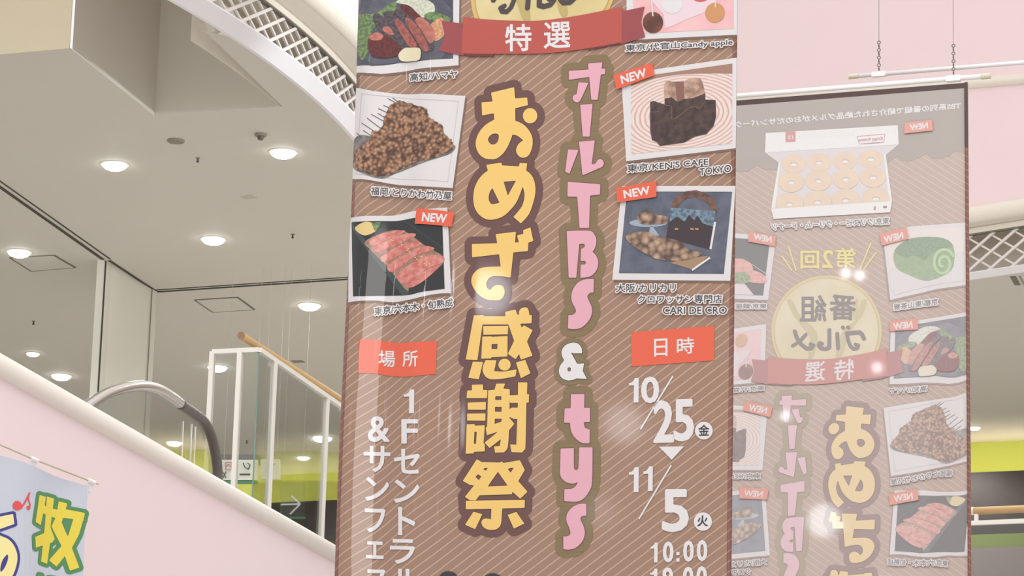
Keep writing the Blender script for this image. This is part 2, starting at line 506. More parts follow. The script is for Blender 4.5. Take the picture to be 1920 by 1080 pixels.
H.add([(195, 178, 1), (320, 175, 1), (322, 190, 1), (595, 190, 1), (592, 135, 1), (722, 105, 1), (748, 172, 1), (765, 170, 1), (775, 110), (825, 80), (878, 92), (897, 175, 1), (930, 175, 1), (925, 280, 1), (783, 285, 1), (800, 335, 1), (828, 305, 1), (940, 368, 1), (868, 508, 1), (938, 690, 1), (790, 740, 1), (768, 670, 1), (722, 735, 1), (625, 665, 1), (705, 500, 1), (632, 295, 1), (305, 295, 1), (240, 745, 1), (92, 738, 1)],
      C((315, 315), (630, 312), (625, 420), (315, 425)), C((303, 448), (422, 445), (424, 452), (622, 440), (620, 700), (415, 710), (415, 724), (288, 728)), ell(584, 803, 78, 76),
      C((182, 765), (312, 768), (258, 988), (125, 970)), [(345, 745, 1), (482, 747, 1), (452, 885, 1), (560, 890), (650, 878), (738, 862, 1), (722, 950, 1), (600, 975), (480, 988), (400, 985), (340, 950), (306, 880), (315, 810)],
      C((728, 775), (845, 742), (912, 912), (790, 975)), o=o, k=k)
H.cut(C((420, 542), (495, 542), (492, 605), (418, 605)), o=o, k=k)
o = (850, 705)
H.add(C((238, 112), (378, 108), (380, 178), (434, 178), (430, 282), (170, 282), (178, 185), (238, 182)), C((185, 338), (415, 330), (412, 430), (185, 428)), C((178, 478), (410, 475), (408, 568), (178, 566)),
      C((172, 612), (272, 610), (275, 630), (402, 625), (385, 858), (400, 860), (402, 955), (265, 962), (260, 982), (160, 985)),
      [(444, 182, 1), (525, 175, 1), (545, 98, 1), (660, 98, 1), (636, 160, 1), (718, 170, 1), (712, 530, 1), (775, 608, 1), (708, 690, 1), (698, 850), (685, 920), (645, 968, 1), (530, 972, 1), (518, 892, 1), (590, 888, 1), (605, 800, 1), (462, 912, 1), (398, 845, 1), (570, 705, 1), (428, 752, 1), (412, 660, 1), (430, 640, 1)],
      [(822, 82, 1), (940, 82, 1), (935, 232, 1), (962, 232, 1), (958, 338, 1), (928, 340, 1), (916, 880), (900, 935), (872, 970, 1), (738, 965, 1), (722, 868, 1), (800, 870, 1), (812, 545, 1), (770, 545, 1), (712, 520, 1), (712, 420, 1), (745, 402, 1), (818, 402, 1), (820, 342, 1), (722, 342, 1), (722, 247, 1), (820, 242, 1)], o=o, k=k)
H.cut(C((270, 708), (300, 708), (290, 860), (262, 860)), C((535, 258), (612, 258), (610, 305), (532, 305)), C((530, 392), (615, 392), (613, 455), (530, 455)), C((528, 542), (615, 542), (612, 580), (525, 608)), o=o, k=k)
o = (850, 850)
H.add(C((300, 75), (362, 112), (598, 118), (615, 102), (635, 124), (845, 88), (908, 212), (825, 352), (942, 488), (850, 575), (750, 488), (745, 520), (335, 532), (285, 598), (212, 595), (150, 552), (265, 408), (210, 400), (122, 350)),
      C((160, 603), (908, 590), (905, 692), (162, 710)), [(485, 700, 1), (622, 690, 1), (612, 850), (595, 920), (540, 965), (450, 968), (385, 935), (358, 880), (375, 840), (420, 825), (480, 838, 1)],
      C((258, 740), (370, 772), (280, 962), (150, 905)), C((690, 780), (800, 742), (902, 890), (770, 955)), o=o, k=k)
H.cut(C((568, 235), (690, 410), (438, 420)), C((380, 205), (398, 188), (438, 185), (418, 222)), C((283, 300), (315, 265), (358, 295), (325, 340)), C((692, 205), (715, 188), (768, 185), (730, 245)), o=o, k=k)
part('headline_border').shape(H, 'border', 1, 13.8, 2.0)
p = part('headline_lettering', 'large yellow headline letters down the middle')
p.shape(H, 'edge', 2, 0.9, 1.0)
p.shape(H, 'yellow', 3, 0.0, 1.0)

# --- pink title
T = Shape(); o, k = (1030, 95), 4.32
T.add(C((315, 105), (432, 95), (392, 400), (342, 400)), C((160, 165), (455, 146), (453, 190), (320, 215), (160, 238)), [(238, 258, 1), (318, 262, 1), (262, 385), (238, 418), (208, 415), (190, 388), (200, 362), (222, 355, 1)],
      C((252, 440), (352, 432), (328, 698), (272, 698)), C((152, 802), (238, 805), (165, 998), (130, 982)), [(242, 738, 1), (370, 728, 1), (345, 920, 1), (375, 915), (395, 885), (425, 882), (443, 910), (432, 942, 1), (270, 1012, 1)], o=o, k=k)
o, k = (1030, 330), 5.4
T.add(C((188, 60), (518, 85), (515, 188), (415, 200), (405, 528), (308, 528), (285, 212), (185, 210)),
      [(178, 560, 1), (400, 555), (455, 590), (478, 645), (468, 720), (438, 768, 1), (480, 815), (497, 880), (480, 955), (430, 1010), (370, 1028), (315, 1032, 1), (320, 898, 1), (360, 898, 1), (376, 880, 1), (362, 862, 1), (320, 862, 1), (322, 742, 1), (358, 722, 1), (362, 700, 1), (350, 688, 1), (305, 690, 1), (275, 1032, 1), (198, 1032, 1)], o=o, k=k)
o, k = (1030, 510), 4.907
T.add([(412, 65, 1), (408, 190, 1), (375, 195), (352, 225), (365, 262), (390, 320), (395, 375), (370, 440), (310, 505), (240, 527), (172, 520, 1), (178, 395, 1), (215, 395), (245, 370), (240, 335), (210, 275), (205, 215), (225, 150), (270, 95), (335, 68)], o=o, k=k)
A = Shape().add([(302, 750, 1), (298, 700), (265, 660), (210, 652), (150, 675), (115, 725), (118, 775), (135, 815), (100, 865), (90, 925), (115, 975), (165, 998), (215, 995), (250, 980, 1), (348, 985, 1), (310, 912, 1), (322, 842, 1), (258, 845, 1), (200, 740, 1), (222, 750, 1)], o=o, k=k).cut(ell(185, 897, 16, 20), o=o, k=k)
o, k = (1020, 720), 6.35
T.add([(322, 122, 1), (485, 120, 1), (480, 285, 1), (552, 285, 1), (548, 452, 1), (478, 455, 1), (492, 520), (548, 540, 1), (545, 705, 1), (450, 700), (370, 640), (325, 560), (315, 465, 1), (242, 463, 1), (248, 292, 1), (320, 290, 1)], o=o, k=k)
o, k = (1020, 830), 4.7
T.add([(148, 52, 1), (265, 50, 1), (265, 225, 1), (285, 245), (305, 225, 1), (312, 42, 1), (430, 42, 1), (425, 340), (405, 420), (355, 490), (290, 520), (180, 515, 1), (182, 410, 1), (240, 408), (280, 385), (302, 345, 1), (260, 362), (200, 350), (155, 310), (142, 260, 1)],
      [(375, 540, 1), (375, 645, 1), (335, 650), (325, 680), (350, 735), (362, 800), (340, 870), (285, 925), (225, 943), (172, 938, 1), (172, 825, 1), (210, 825), (235, 800), (225, 755), (200, 690), (205, 630), (245, 575), (310, 542)], o=o, k=k)
p = part('title_border'); p.shape(T, 'olive', 1, 15, 2.0); p.shape(A, 'olive', 1.4, 9.5, 2.0)
p = part('title_lettering', 'pink title letters with a white ampersand')
p.shape(T, 'maroon', 2, 1.3, 1.0); p.shape(T, 'pink', 3, 0, 1.0)
p.shape(A, 'black', 2, 1.0, 1.0); p.shape(A, 'white', 3, 0, 1.0)

# --- ribbon and medal
o, k = (1370, 420), 3.857
p = part('medal', 'gold medal emblem with dark lettering')
cx, cy = 1550, 621
p.poly(np.minimum(ell(cx, cy, 103.7, 104.5, 72), [9e9, 688]), 'gold_rim', 2, 'b')
p.poly(np.minimum(ell(cx, cy, 98.5, 99.5, 72), [9e9, 688]), 'gold_dark', 3, 'b')
p.poly(np.minimum(ell(cx, cy, 97, 98, 72), [9e9, 688]), 'gold', 4, 'b')
p.poly([(410, 560), (440, 550), (480, 620), (520, 690), (590, 740), (630, 820), (600, 960), (560, 960), (575, 830), (500, 720), (450, 650)], 'gold_dark', 5, 'b', o, k)
p.poly([(900, 700), (880, 640), (895, 560), (920, 545), (925, 620), (955, 550), (985, 560), (950, 660), (900, 730), (860, 800), (800, 960), (760, 960), (800, 800), (860, 730)], 'gold_dark', 5, 'b', o, k)
p.text('番', (905, 515), (720, 515), (905, 692), 'ink', 6, 1.0, 'b', o, k)
p.text('組', (690, 520), (505, 520), (690, 702), 'ink', 6, 1.0, 'b', o, k)
g = Shape()
def L_(pts, w): g.line(pts, w, o, k)
L_([(842, 792), (935, 785), (952, 800), (965, 830)], 30); L_([(842, 792), (850, 840), (868, 885), (890, 905), (915, 900), (925, 880), (905, 872)], 26); L_([(812, 748), (816, 752)], 26); L_([(850, 748), (854, 752)], 26)
L_([(715, 768), (715, 895), (690, 905), (655, 900), (638, 880), (645, 862), (662, 868)], 28); L_([(772, 795), (778, 900)], 28)
L_([(465, 778), (478, 820), (510, 870), (550, 902), (585, 900), (600, 880), (580, 870)], 28); L_([(545, 800), (500, 850), (450, 882)], 24)
p.shape(g, 'ink', 6, 0, 0.7, 'b')
p = part('ribbon', 'red ribbon with white characters')
o, k = (820, 0), 4.571
p.poly(C((40, 180), (220, 205), (235, 480), (120, 462), (15, 440), (68, 310)), 'ribbon_tail', 7, 'f', o, k)
p.poly(C((1570, 105), (1780, 60), (1750, 190), (1785, 320), (1570, 385)), 'ribbon_tail', 7, 'f', o, k)
p.poly(C((215, 460), (490, 462), (488, 488), (260, 488)), 'ribbon_fold', 7.5, 'f', o, k)
p.poly(C((1290, 405), (1560, 365), (1585, 378), (1295, 434)), 'ribbon_fold', 7.5, 'f', o, k)
p.poly([(228, 150, 1), (400, 168), (620, 180), (850, 182), (1050, 162), (1280, 125), (1588, 60, 1), (1585, 365, 1), (1400, 400), (1200, 432), (1000, 455), (800, 465), (500, 466), (210, 462, 1)], 'ribbon', 8, 'f', o, k)
p.text('特', (590, 217), (808, 213), (590, 442), 'white', 9, 0.9, 'f', o, k)
p.text('選', (920, 200), (1142, 190), (920, 420), 'white', 9, 0.8, 'f', o, k)

# --- photos
def frame(p, outer, side='f', o=(0, 0), k=1.0, L=2, off=(3, 4)):
    sh = spline(outer) if isinstance(outer, list) else outer
    p.poly(sh + np.array(off) * k, 'shadow_print', L - 0.6, side, o, k)
    p.poly(sh, 'offwhite', L, side, o, k)


p = part('food_photo', 'printed photo of seared bonito slices on a dark plate')
frame(p, C((668, -27), (862, -24), (860, 122.5), (820, 126), (780, 130), (745, 136), (715, 139), (690, 137.5), (667, 137)))
p.poly(C((669, -18), (850, -16), (850, 110), (800, 113), (751, 118), (720, 123), (700, 124), (668, 124.5)), 'slate', 3)
o, k = (640, 0), 5.023
p.poly(C((165, 130), (400, -60), (900, -60), (1050, 100), (1050, 430), (940, 555), (560, 590), (300, 615), (160, 500)), 'plate', 4, 'f', o, k)
p.poly([(160, 160), (320, 130), (430, 60), (520, 20), (490, 150), (330, 240), (290, 330), (260, 480), (200, 570), (152, 450)], 'leaf', 5, 'f', o, k)
p.poly([(520, 25), (600, -20), (730, -30), (870, 40), (870, 130), (760, 165), (650, 60)], 'daikon', 5, 'f', o, k)
p.poly([(780, 150), (880, 115), (1045, 185), (950, 215), (850, 200)], 'leaf', 5.5, 'f', o, k)
p.poly([(850, 230), (950, 170), (978, 320), (890, 390), (850, 300)], 'onion', 6, 'f', o, k)
p.poly([(560, 55), (625, 50), (700, 110), (760, 175), (690, 215), (600, 130)], 'tuna_dark', 6.5, 'f', o, k)
p.poly([(500, 120), (555, 90), (640, 150), (740, 230), (850, 400), (880, 440), (830, 480), (700, 330), (600, 210)], 'skin', 7, 'f', o, k)
p.poly([(700, 200), (760, 165), (855, 250), (885, 350), (860, 410), (820, 390), (760, 290)], 'tuna_pink', 7.5, 'f', o, k)
p.poly([(400, 130), (470, 110), (560, 190), (700, 380), (740, 470), (690, 480), (560, 330), (450, 220)], 'skin', 7.6, 'f', o, k)
p.poly([(605, 200), (650, 180), (750, 290), (830, 465), (775, 480), (700, 370)], 'tuna', 8, 'f', o, k)
p.poly([(300, 160), (370, 140), (520, 290), (640, 440), (600, 490), (480, 390), (350, 270)], 'skin', 8.2, 'f', o, k)
p.poly([(510, 210), (560, 200), (690, 370), (715, 440), (690, 475), (610, 400)], 'tuna', 8.5, 'f', o, k)
p.poly([(390, 270), (450, 255), (500, 320), (480, 335), (420, 310)], 'tuna_pink', 8.7, 'f', o, k)
p.poly([(270, 350), (330, 310), (470, 360), (580, 470), (530, 530), (400, 550), (300, 530), (255, 450)], 'tuna_dark', 9, 'f', o, k)
p.poly([(270, 350), (330, 310), (400, 335), (375, 382), (290, 380)], 'tuna_pink', 9.5, 'f', o, k)
p.poly([(545, 520), (600, 460), (660, 455), (745, 462), (752, 540), (720, 575), (580, 582)], 'garlic', 10, 'f', o, k)

p = part('food_photo', 'printed photo of a heap of grilled chicken skin skewers')
frame(p, C((668, 165), (685, 168), (700, 171), (740, 173), (800, 176), (873, 180), (849, 353), (800, 350), (740, 346), (700, 339), (657, 337)))
a = [(678, 176), (700, 179), (740, 182), (800, 187), (860, 190), (840, 341), (740, 335), (700, 331), (668, 327)]
for q1, q2 in zip(a, a[1:] + a[:1]): p.line(q1, q2, 0.8, 'paper_line', 3)
o, k = (640, 160), 5.023
p.poly([(110, 640), (130, 500), (270, 480), (700, 640), (1045, 560), (1035, 640), (800, 720), (520, 830), (400, 880), (250, 850), (105, 770)], 'grey_plate', 3.5, 'f', o, k)
for q1, q2 in [((440, 125), (560, 190)), ((485, 120), (560, 170)), ((400, 190), (500, 235)), ((350, 220), (460, 270)), ((285, 275), (420, 350)), ((245, 310), (390, 420)), ((190, 355), (320, 440)), ((205, 425), (290, 480)), ((145, 450), (200, 500)), ((345, 265), (440, 320))]:
    p.line(q1, q2, 6, 'stick', 4, 'f', o, k)
mound = spline([(105, 680), (160, 600), (270, 520), (290, 440), (370, 420), (400, 350), (430, 250), (530, 150), (640, 170), (800, 220), (830, 300), (900, 340), (960, 400), (960, 440), (1045, 530), (1040, 600), (900, 680), (700, 730), (560, 800), (400, 860), (250, 830), (110, 760)])
rs = np.random.RandomState(3); mound = mound + rs.uniform(-9, 9, mound.shape)
p.poly(mound, 'skewer', 5, 'f', o, k)

p = part('food_photo', 'printed photo of sliced pink beef in a black box')
o, k = (640, 370), 4.595
frame(p, [(68, 182, 1), (160, 165), (300, 160), (450, 158), (600, 125), (700, 105), (915, 88, 1), (948, 828, 1), (800, 835), (600, 880), (450, 905), (300, 890), (130, 895), (60, 910, 1)], 'f', o, k)
p.poly([(90, 215, 1), (300, 205), (480, 205), (640, 178), (870, 160, 1), (892, 790, 1), (700, 815), (560, 845), (300, 850), (103, 855, 1)], 'dark', 3, 'f', o, k)
p.poly(C((90, 225), (115, 250), (590, 820), (560, 845), (520, 840), (90, 260)), 'darkgreen', 3.5, 'f', o, k)
p.line((540, 200), (880, 440), 6, 'darkgreen', 3.5, 'f', o, k)
p.poly([(120, 270), (200, 215), (290, 230), (300, 290), (200, 330)], 'sesame', 4, 'f', o, k)
p.poly(C((262, 222), (350, 212), (320, 270), (290, 290)), 'leaf', 4.5, 'f', o, k)
p.poly([(210, 380), (420, 290), (560, 300), (700, 400), (800, 460), (880, 510), (870, 580), (740, 690), (600, 770), (560, 800), (400, 600), (260, 460)], 'beef_edge', 4, 'f', o, k)
for s_ in [[(240, 385), (330, 325), (480, 290), (550, 300), (350, 395), (270, 420)], [(280, 440), (430, 350), (600, 312), (640, 335), (480, 415), (320, 475)], [(345, 515), (500, 420), (640, 380), (690, 405), (560, 470), (385, 560)],
           [(405, 590), (560, 490), (690, 430), (760, 425), (800, 450), (640, 510), (450, 645)], [(480, 680), (600, 575), (740, 505), (870, 510), (880, 560), (740, 620), (560, 750)], [(570, 760), (700, 650), (860, 580), (740, 700), (620, 775)]]:
    p.poly(s_, 'beef', 5, 'f', o, k)
rs = np.random.RandomState(1)
for x, y in [(430, 370), (450, 375), (520, 390), (545, 370), (525, 410), (570, 460), (590, 470), (580, 445), (640, 520), (655, 535), (690, 515), (720, 575), (735, 590), (765, 575), (700, 510), (420, 350)]:
    p.poly(ell(x, y, 7, 6, 8), 'sesame', 6, 'f', o, k)

p = part('food_photo', 'printed photo of dark chocolate cake blocks on swirled marble')
o, k = (1020, 100), 4.408
frame(p, C((640, 182), (905, 135), (1605, 36), (1590, 785), (680, 893)), 'f', o, k)
p.poly(C((722, 205), (1558, 86), (1555, 745), (725, 835)), 'cream_swirl', 3, 'f', o, k)
p.poly([(722, 205, 1), (1558, 86, 1), (1558, 170, 1), (1350, 168), (1100, 180), (900, 215), (722, 275, 1)], 'brown_print', 3.5, 'f', o, k)
p.poly([(1000, 250), (1060, 235, 1), (1160, 235, 1), (1205, 212), (1262, 203), (1305, 225), (1332, 335, 1), (1240, 385, 1), (1100, 410, 1), (1000, 380, 1)], 'cake_cut', 4, 'f', o, k)
p.poly(C((1085, 240), (1155, 237), (1165, 380), (1100, 400)), 'cake_line', 4.5, 'f', o, k)
p.poly(C((880, 405), (905, 395), (1000, 425), (1000, 375), (1060, 368), (1105, 402), (1160, 380), (1240, 372), (1335, 332), (1335, 385), (1420, 388), (1425, 520), (1405, 600), (1345, 670), (1250, 690), (1160, 740), (960, 768), (935, 735), (895, 718), (880, 640)), 'cake', 5, 'f', o, k)
for q1, q2 in [((885, 490), (955, 485)), ((1000, 430), (1060, 440)), ((1060, 440), (1060, 550)), ((1060, 550), (1120, 520)), ((1120, 520), (1190, 460)), ((1190, 460), (1245, 440)), ((1245, 440), (1290, 462)), ((1290, 462), (1335, 400))]:
    p.line(q1, q2, 5, 'cake_line', 6, 'f', o, k)

p = part('food_photo', 'printed photo of croissants, a cake stand and a dark gift box')
o, k = (1020, 330), 3.926
frame(p, C((575, 75), (1412, 74), (1372, 772), (503, 765)), 'f', o, k)
p.poly(C((612, 115), (1387, 117), (1325, 722), (553, 716)), 'slate_blue', 3, 'f', o, k)
p.poly(ell(770, 347, 140, 30), 'glassware', 4, 'f', o, k); p.poly(C((785, 370), (800, 370), (850, 440), (770, 440)), 'glassware', 4, 'f', o, k)
p.poly([(690, 300), (760, 248), (820, 285), (905, 300), (910, 345), (830, 358), (720, 355)], 'croissant', 5, 'f', o, k)
p.poly([(610, 440), (740, 410), (860, 450), (1000, 480), (1060, 540), (1170, 570), (1050, 620), (880, 622), (780, 590), (640, 500)], 'croissant', 6, 'f', o, k)
p.poly(C((930, 640), (1060, 605), (1215, 590), (1100, 692)), 'board', 5, 'f', o, k); p.line((1092, 695), (1225, 602), 14, 'white', 5.5, 'f', o, k)
p.poly(C((935, 235), (1265, 260), (1225, 545), (900, 455)), 'boxdark', 4, 'f', o, k)
p.poly(C((935, 235), (1265, 260), (1250, 375), (1170, 350), (1130, 290), (1110, 330), (1070, 285), (1040, 340), (980, 300), (925, 340)), 'boxblue', 5, 'f', o, k)
p.line((1262, 340), (1228, 540), 16, 'offwhite', 5.2, 'f', o, k)
hs = Shape().line([(960, 235), (990, 175), (1050, 140), (1120, 132), (1190, 155), (1235, 195), (1255, 250)], 52, o, k); p.shape(hs, 'handle', 4.5, 0, 1.5)
for x in (965, 1080, 1115): p.poly(C((x, 385), (x + 26, 388), (x + 24, 400), (x - 1, 396)), 'candy_gold', 6, 'f', o, k)

p = part('food_photo', 'printed photo of candy apples on pink paper')
frame(p, C((1175, -73), (1386, -73), (1386, 65), (1209, 74), (1175, 76)))
o, k = (1020, 0), 5.02
p.poly(C((1188, -62), (1376, -62), (1376, 54), (1188, 64)), 'candy_bg', 3)
p.poly(C((950, -60), (1040, 40), (1130, 140), (1140, 270), (1215, 245), (1330, 190), (1540, 110), (1700, -80)), 'candy_paper', 4, 'f', o, k)
p.poly(ell(1210, 40, 98, 90), 'candy_white', 5, 'f', o, k); p.poly(ell(1475, -40, 85, 60), 'candy_red', 5, 'f', o, k)
p.poly(ell(1028, 215, 96, 100), 'candy_brown', 5.5, 'f', o, k); p.poly(ell(1612, 122, 92, 92), 'candy_gold', 5.5, 'f', o, k); p.poly(ell(1100, -200, 80, 85), 'candy_gold', 5.5, 'f', o, k)
p.line((1015, 10), (1028, 155), 12, 'white', 6, 'f', o, k); p.line((1622, -40), (1615, 70), 9, 'white', 6, 'f', o, k)

p = part('food_photo', 'printed photo of a green matcha roll cake')
o, k = (1370, 420), 3.857
frame(p, C((1100, 68), (1300, 18), (1724, -12), (1722, 440), (1500, 470), (1155, 550)), 'b', o, k, off=(-3, 4))
p.poly(C((1120, 100), (1300, 48), (1690, 22), (1690, 412), (1480, 440), (1185, 515)), 'cream', 3, 'b', o, k)
p.poly([(1150, 330), (1400, 240), (1690, 200, 1), (1690, 412, 1), (1480, 440), (1185, 515, 1)], 'paper', 3.5, 'b', o, k)
p.poly([(1185, 195), (1280, 120), (1400, 95), (1540, 105), (1605, 150), (1620, 240), (1590, 340), (1430, 412), (1290, 370), (1195, 310)], 'matcha', 4, 'b', o, k)
p.poly([(1190, 190), (1280, 115), (1400, 95), (1540, 105), (1605, 160), (1500, 180), (1430, 230), (1400, 265), (1340, 225), (1270, 240)], 'matcha_top', 5, 'b', o, k)
sp = Shape(); tt = np.linspace(0, 1.6 * 2 * np.pi, 40)
sp.line([(1540 + (22 + 6 * t) * math.cos(t + 2), 285 + (26 + 8 * t) * math.sin(t + 2)) for t in tt], 22, o, k)
p.shape(sp, 'matcha_cream', 6, 0, 1.0, 'b')

p = part('food_photo', 'printed photo of pink roe on a dark plate')
frame(p, C((-280, 40), (330, 92), (272, 550), (-300, 530)), 'b', o, k, off=(-3, 4))
p.poly(C((-235, 85), (285, 120), (235, 518), (-255, 500)), 'dark', 3, 'b', o, k)
p.poly([(-200, 270), (40, 250), (120, 268), (155, 300), (150, 345), (20, 355), (-190, 380)], 'roe', 4, 'b', o, k)
p.poly([(-180, 380), (60, 335), (180, 340), (250, 380), (245, 430), (60, 420), (-100, 470)], 'roe', 4.5, 'b', o, k)
p.poly([(20, 370), (80, 345), (140, 375), (130, 425), (40, 430)], 'leaf', 5, 'b', o, k)
p.poly(C((-200, 440), (100, 430), (170, 515), (-240, 500)), 'candy_paper', 4.2, 'b', o, k)
p.line((150, 290), (270, 370), 4, 'offwhite', 5, 'b', o, k)

# --- captions (dark on white halo)
def caption(body, TL, TR, BL, side='f', o=(0, 0), k=1.0, p=None):
    p = p or part('photo_caption')
    S = tbox(body, Z(*TL, o, k), Z(*TR, o, k), Z(*BL, o, k))
    p.shape(Shape().segs(S), 'white', 11, 2.2, 0.8, side, 0.1)
    p.shape(Shape().segs(S), 'grey_text', 12, 0.16, 0.35, side, 0.04)
    return p
caption('高知/ハマヤ', (655, 700), (1100, 668), (655, 770), 'f', (640, 0), 5.023)
caption('東京/代官山Candy apple', (775, 428), (1780, 368), (775, 500), 'f', (1020, 0), 5.02)
p = caption("東京/KEN'S CAFE", (695, 925), (1362, 865), (695, 990), 'f', (1020, 100), 4.408)
caption('TOKYO', (1290, 957), (1550, 925), (1292, 1015), 'f', (1020, 100), 4.408, p)
caption('福岡/とりかわ竹乃屋', (292, 960), (1048, 1008), (285, 1035), 'f', (640, 160), 5.023)
caption('東京/六本木・旬熟成', (292, 952), (968, 872), (292, 1024), 'f', (640, 370), 4.595)
p = caption('大阪/カリカリ', (535, 798), (975, 795), (535, 860), 'f', (1020, 330), 3.926)
caption('クロワッサン専門店', (695, 882), (1315, 878), (695, 942), 'f', (1020, 330), 3.926, p)
caption('CARI DE CRO', (880, 967), (1350, 965), (880, 1020), 'f', (1020, 330), 3.926, p)
caption('東京/クリスピー・クリーム・ドーナツ', (1190, 993), (310, 1040), (1190, 1042), 'b', (1370, 160), 4.0)
caption('京都/東山茶寮', (1500, 540), (1182, 582), (1500, 585), 'b', (1370, 420), 3.857)
caption('東京/銀座', (262, 578), (40, 578), (262, 614), 'b', (1370, 420), 3.857)

# --- NEW tags
def newtag(quad, TL, TR, BL, side, o, k):
    p = part('new_tag', 'red tag with white NEW lettering')
    p.poly(C(*quad), 'red', 13, side, o, k); p.text('NEW', TL, TR, BL, 'white', 14, 0.75, side, o, k)
newtag([(660, 715), (1025, 598), (1048, 715), (690, 848)], (728, 722), (958, 652), (742, 796), 'f', (1020, 0), 5.02)
newtag([(537, 92), (830, 42), (833, 158), (545, 200)], (590, 112), (778, 82), (598, 168), 'f', (1020, 330), 3.926)
newtag([(655, 100), (980, 132), (958, 258), (640, 232)], (712, 138), (918, 155), (702, 208), 'f', (640, 370), 4.595)
newtag([(1512, 262), (1308, 285), (1305, 365), (1520, 342)], (1478, 284), (1348, 300), (1482, 324), 'b', (1370, 160), 4.0)
newtag([(1275, 28), (1078, 75), (1095, 160), (1290, 110)], (1245, 62), (1110, 96), (1252, 106), 'b', (1370, 420), 3.857)
newtag([(1350, 685), (1150, 705), (1155, 778), (1362, 765)], (1312, 708), (1178, 722), (1318, 752), 'b', (1370, 420), 3.857)
newtag([(330, 92), (135, 55), (130, 130), (325, 165)], (298, 96), (172, 74), (298, 136), 'b', (1370, 420), 3.857)

# --- tags and white writing
p = part('place_tag', 'orange red tag reading place'); o, k = (660, 620), 4.5
p.poly([(60, 72, 1), (200, 78), (320, 98), (420, 103), (560, 95), (718, 88, 1), (710, 370, 1), (640, 372), (520, 385), (420, 390), (300, 380), (200, 362), (55, 358, 1)], 'red', 2, 'f', o, k)
p.text('場', (228, 168), (365, 172), (226, 304), 'white', 3, 0.45, 'f', o, k); p.text('所', (430, 172), (555, 168), (430, 306), 'white', 3, 0.45, 'f', o, k)
p = part('place_lettering', 'white writing down the left side')
def ch(c, x0, y0, x1, y1, b=1.3, p=None, o=(0, 0), k=1.0, sl=0):
    if c == '1':
        w, h = x1 - x0, y1 - y0
        return p.poly(C(*[(x0 + w * a, y0 + h * e) for a, e in [(-.05, .20), (.25, .17), (.48, .08), (.58, -.01), (1.03, -.02), (1.0, 1.0), (.46, 1.01), (.5, .29), (-.05, .30)]]), 'white', 3, 'f', o, k)
    p.text(c, (x0, y0), (x1, y0 + sl), (x0, y1), 'white', 3, b, 'f', o, k, 0.6)
for c, a in [('1', (445, 500, 525, 697)), ('F', (424, 754, 552, 948)), ('&', (140, 728, 314, 936))]: ch(c, *a, 1.3, p, o, k)
o, k = (660, 820), 4.155
for c, a in [('サ', (97, 70, 296, 266)), ('セ', (334, 94, 526, 278)), ('ン', (110, 314, 286, 490)), ('ン', (334, 334, 522, 506)), ('フ', (106, 558, 258, 736)), ('ト', (366, 548, 490, 756)), ('エ', (116, 814, 243, 940)), ('ラ', (302, 796, 488, 980)), ('ス', (108, 1032, 280, 1200)), ('ル', (322, 1028, 520, 1200))]:
    ch(c, *a, 1.3, p, o, k, 4)
p = part('date_tag', 'orange red tag reading date'); o, k = (1150, 600), 4.32
p.poly(C((145, 100), (820, 48), (818, 328), (148, 378)), 'red', 2, 'f', o, k)
p.text('日', (334, 157), (438, 152), (334, 296), 'white', 3, 0.5, 'f', o, k); p.text('時', (518, 150), (655, 140), (518, 280), 'white', 3, 0.45, 'f', o, k)
p = part('date_lettering', 'white dates and hours down the right side')
for c, a, b in [('1', (132, 474, 206, 668), 1.6), ('0', (233, 468, 366, 670), 1.8), ('2', (336, 664, 482, 986), 2.6), ('5', (500, 654, 645, 975), 2.6)]: ch(c, *a, b, p, o, k, -4)
p.line((484, 455), (222, 885), 13, 'white', 3, 'f', o, k)
p.poly(ell(735, 897, 72, 72), 'white', 3, 'f', o, k); p.text('金', (692, 852), (778, 850), (692, 938), 'black', 4, 0.35, 'f', o, k)
o, k = (1150, 830), 4.32
p.poly(C((370, 33), (575, 31), (475, 140)), 'white', 3, 'f', o, k)
for c, a, b in [('1', (132, 202, 206, 400), 1.6), ('1', (248, 196, 320, 392), 1.6), ('5', (406, 390, 602, 714), 2.8), ('1', (306, 812, 360, 970), 1.0), ('0', (408, 808, 484, 966), 1.4), ('0', (573, 800, 648, 960), 1.4), ('0', (683, 796, 758, 956), 1.4), ('1', (303, 1024, 357, 1182), 1.0), ('9', (405, 1018, 480, 1178), 1.4), ('0', (570, 1012, 645, 1172), 1.4), ('0', (680, 1008, 755, 1168), 1.4)]: ch(c, *a, b, p, o, k, -2)
p.line((470, 184), (209, 618), 13, 'white', 3, 'f', o, k)
for y in (886, 938, 1100, 1152): p.poly(C((512, y), (538, y - 1), (538, y + 26), (512, y + 27)), 'white', 3, 'f', o, k)
p.poly(ell(727, 640, 74, 75), 'white', 3, 'f', o, k); p.text('火', (684, 592), (766, 592), (684, 678), 'black', 4, 0.45, 'f', o, k)
part('printed_motif', 'rounded black shape at the foot').poly(ell(841, 1088, 19, 17), 'black', 3)
part('printed_motif', 'rounded black shape at the foot').poly(ell(924, 1092, 21, 17), 'black', 3)

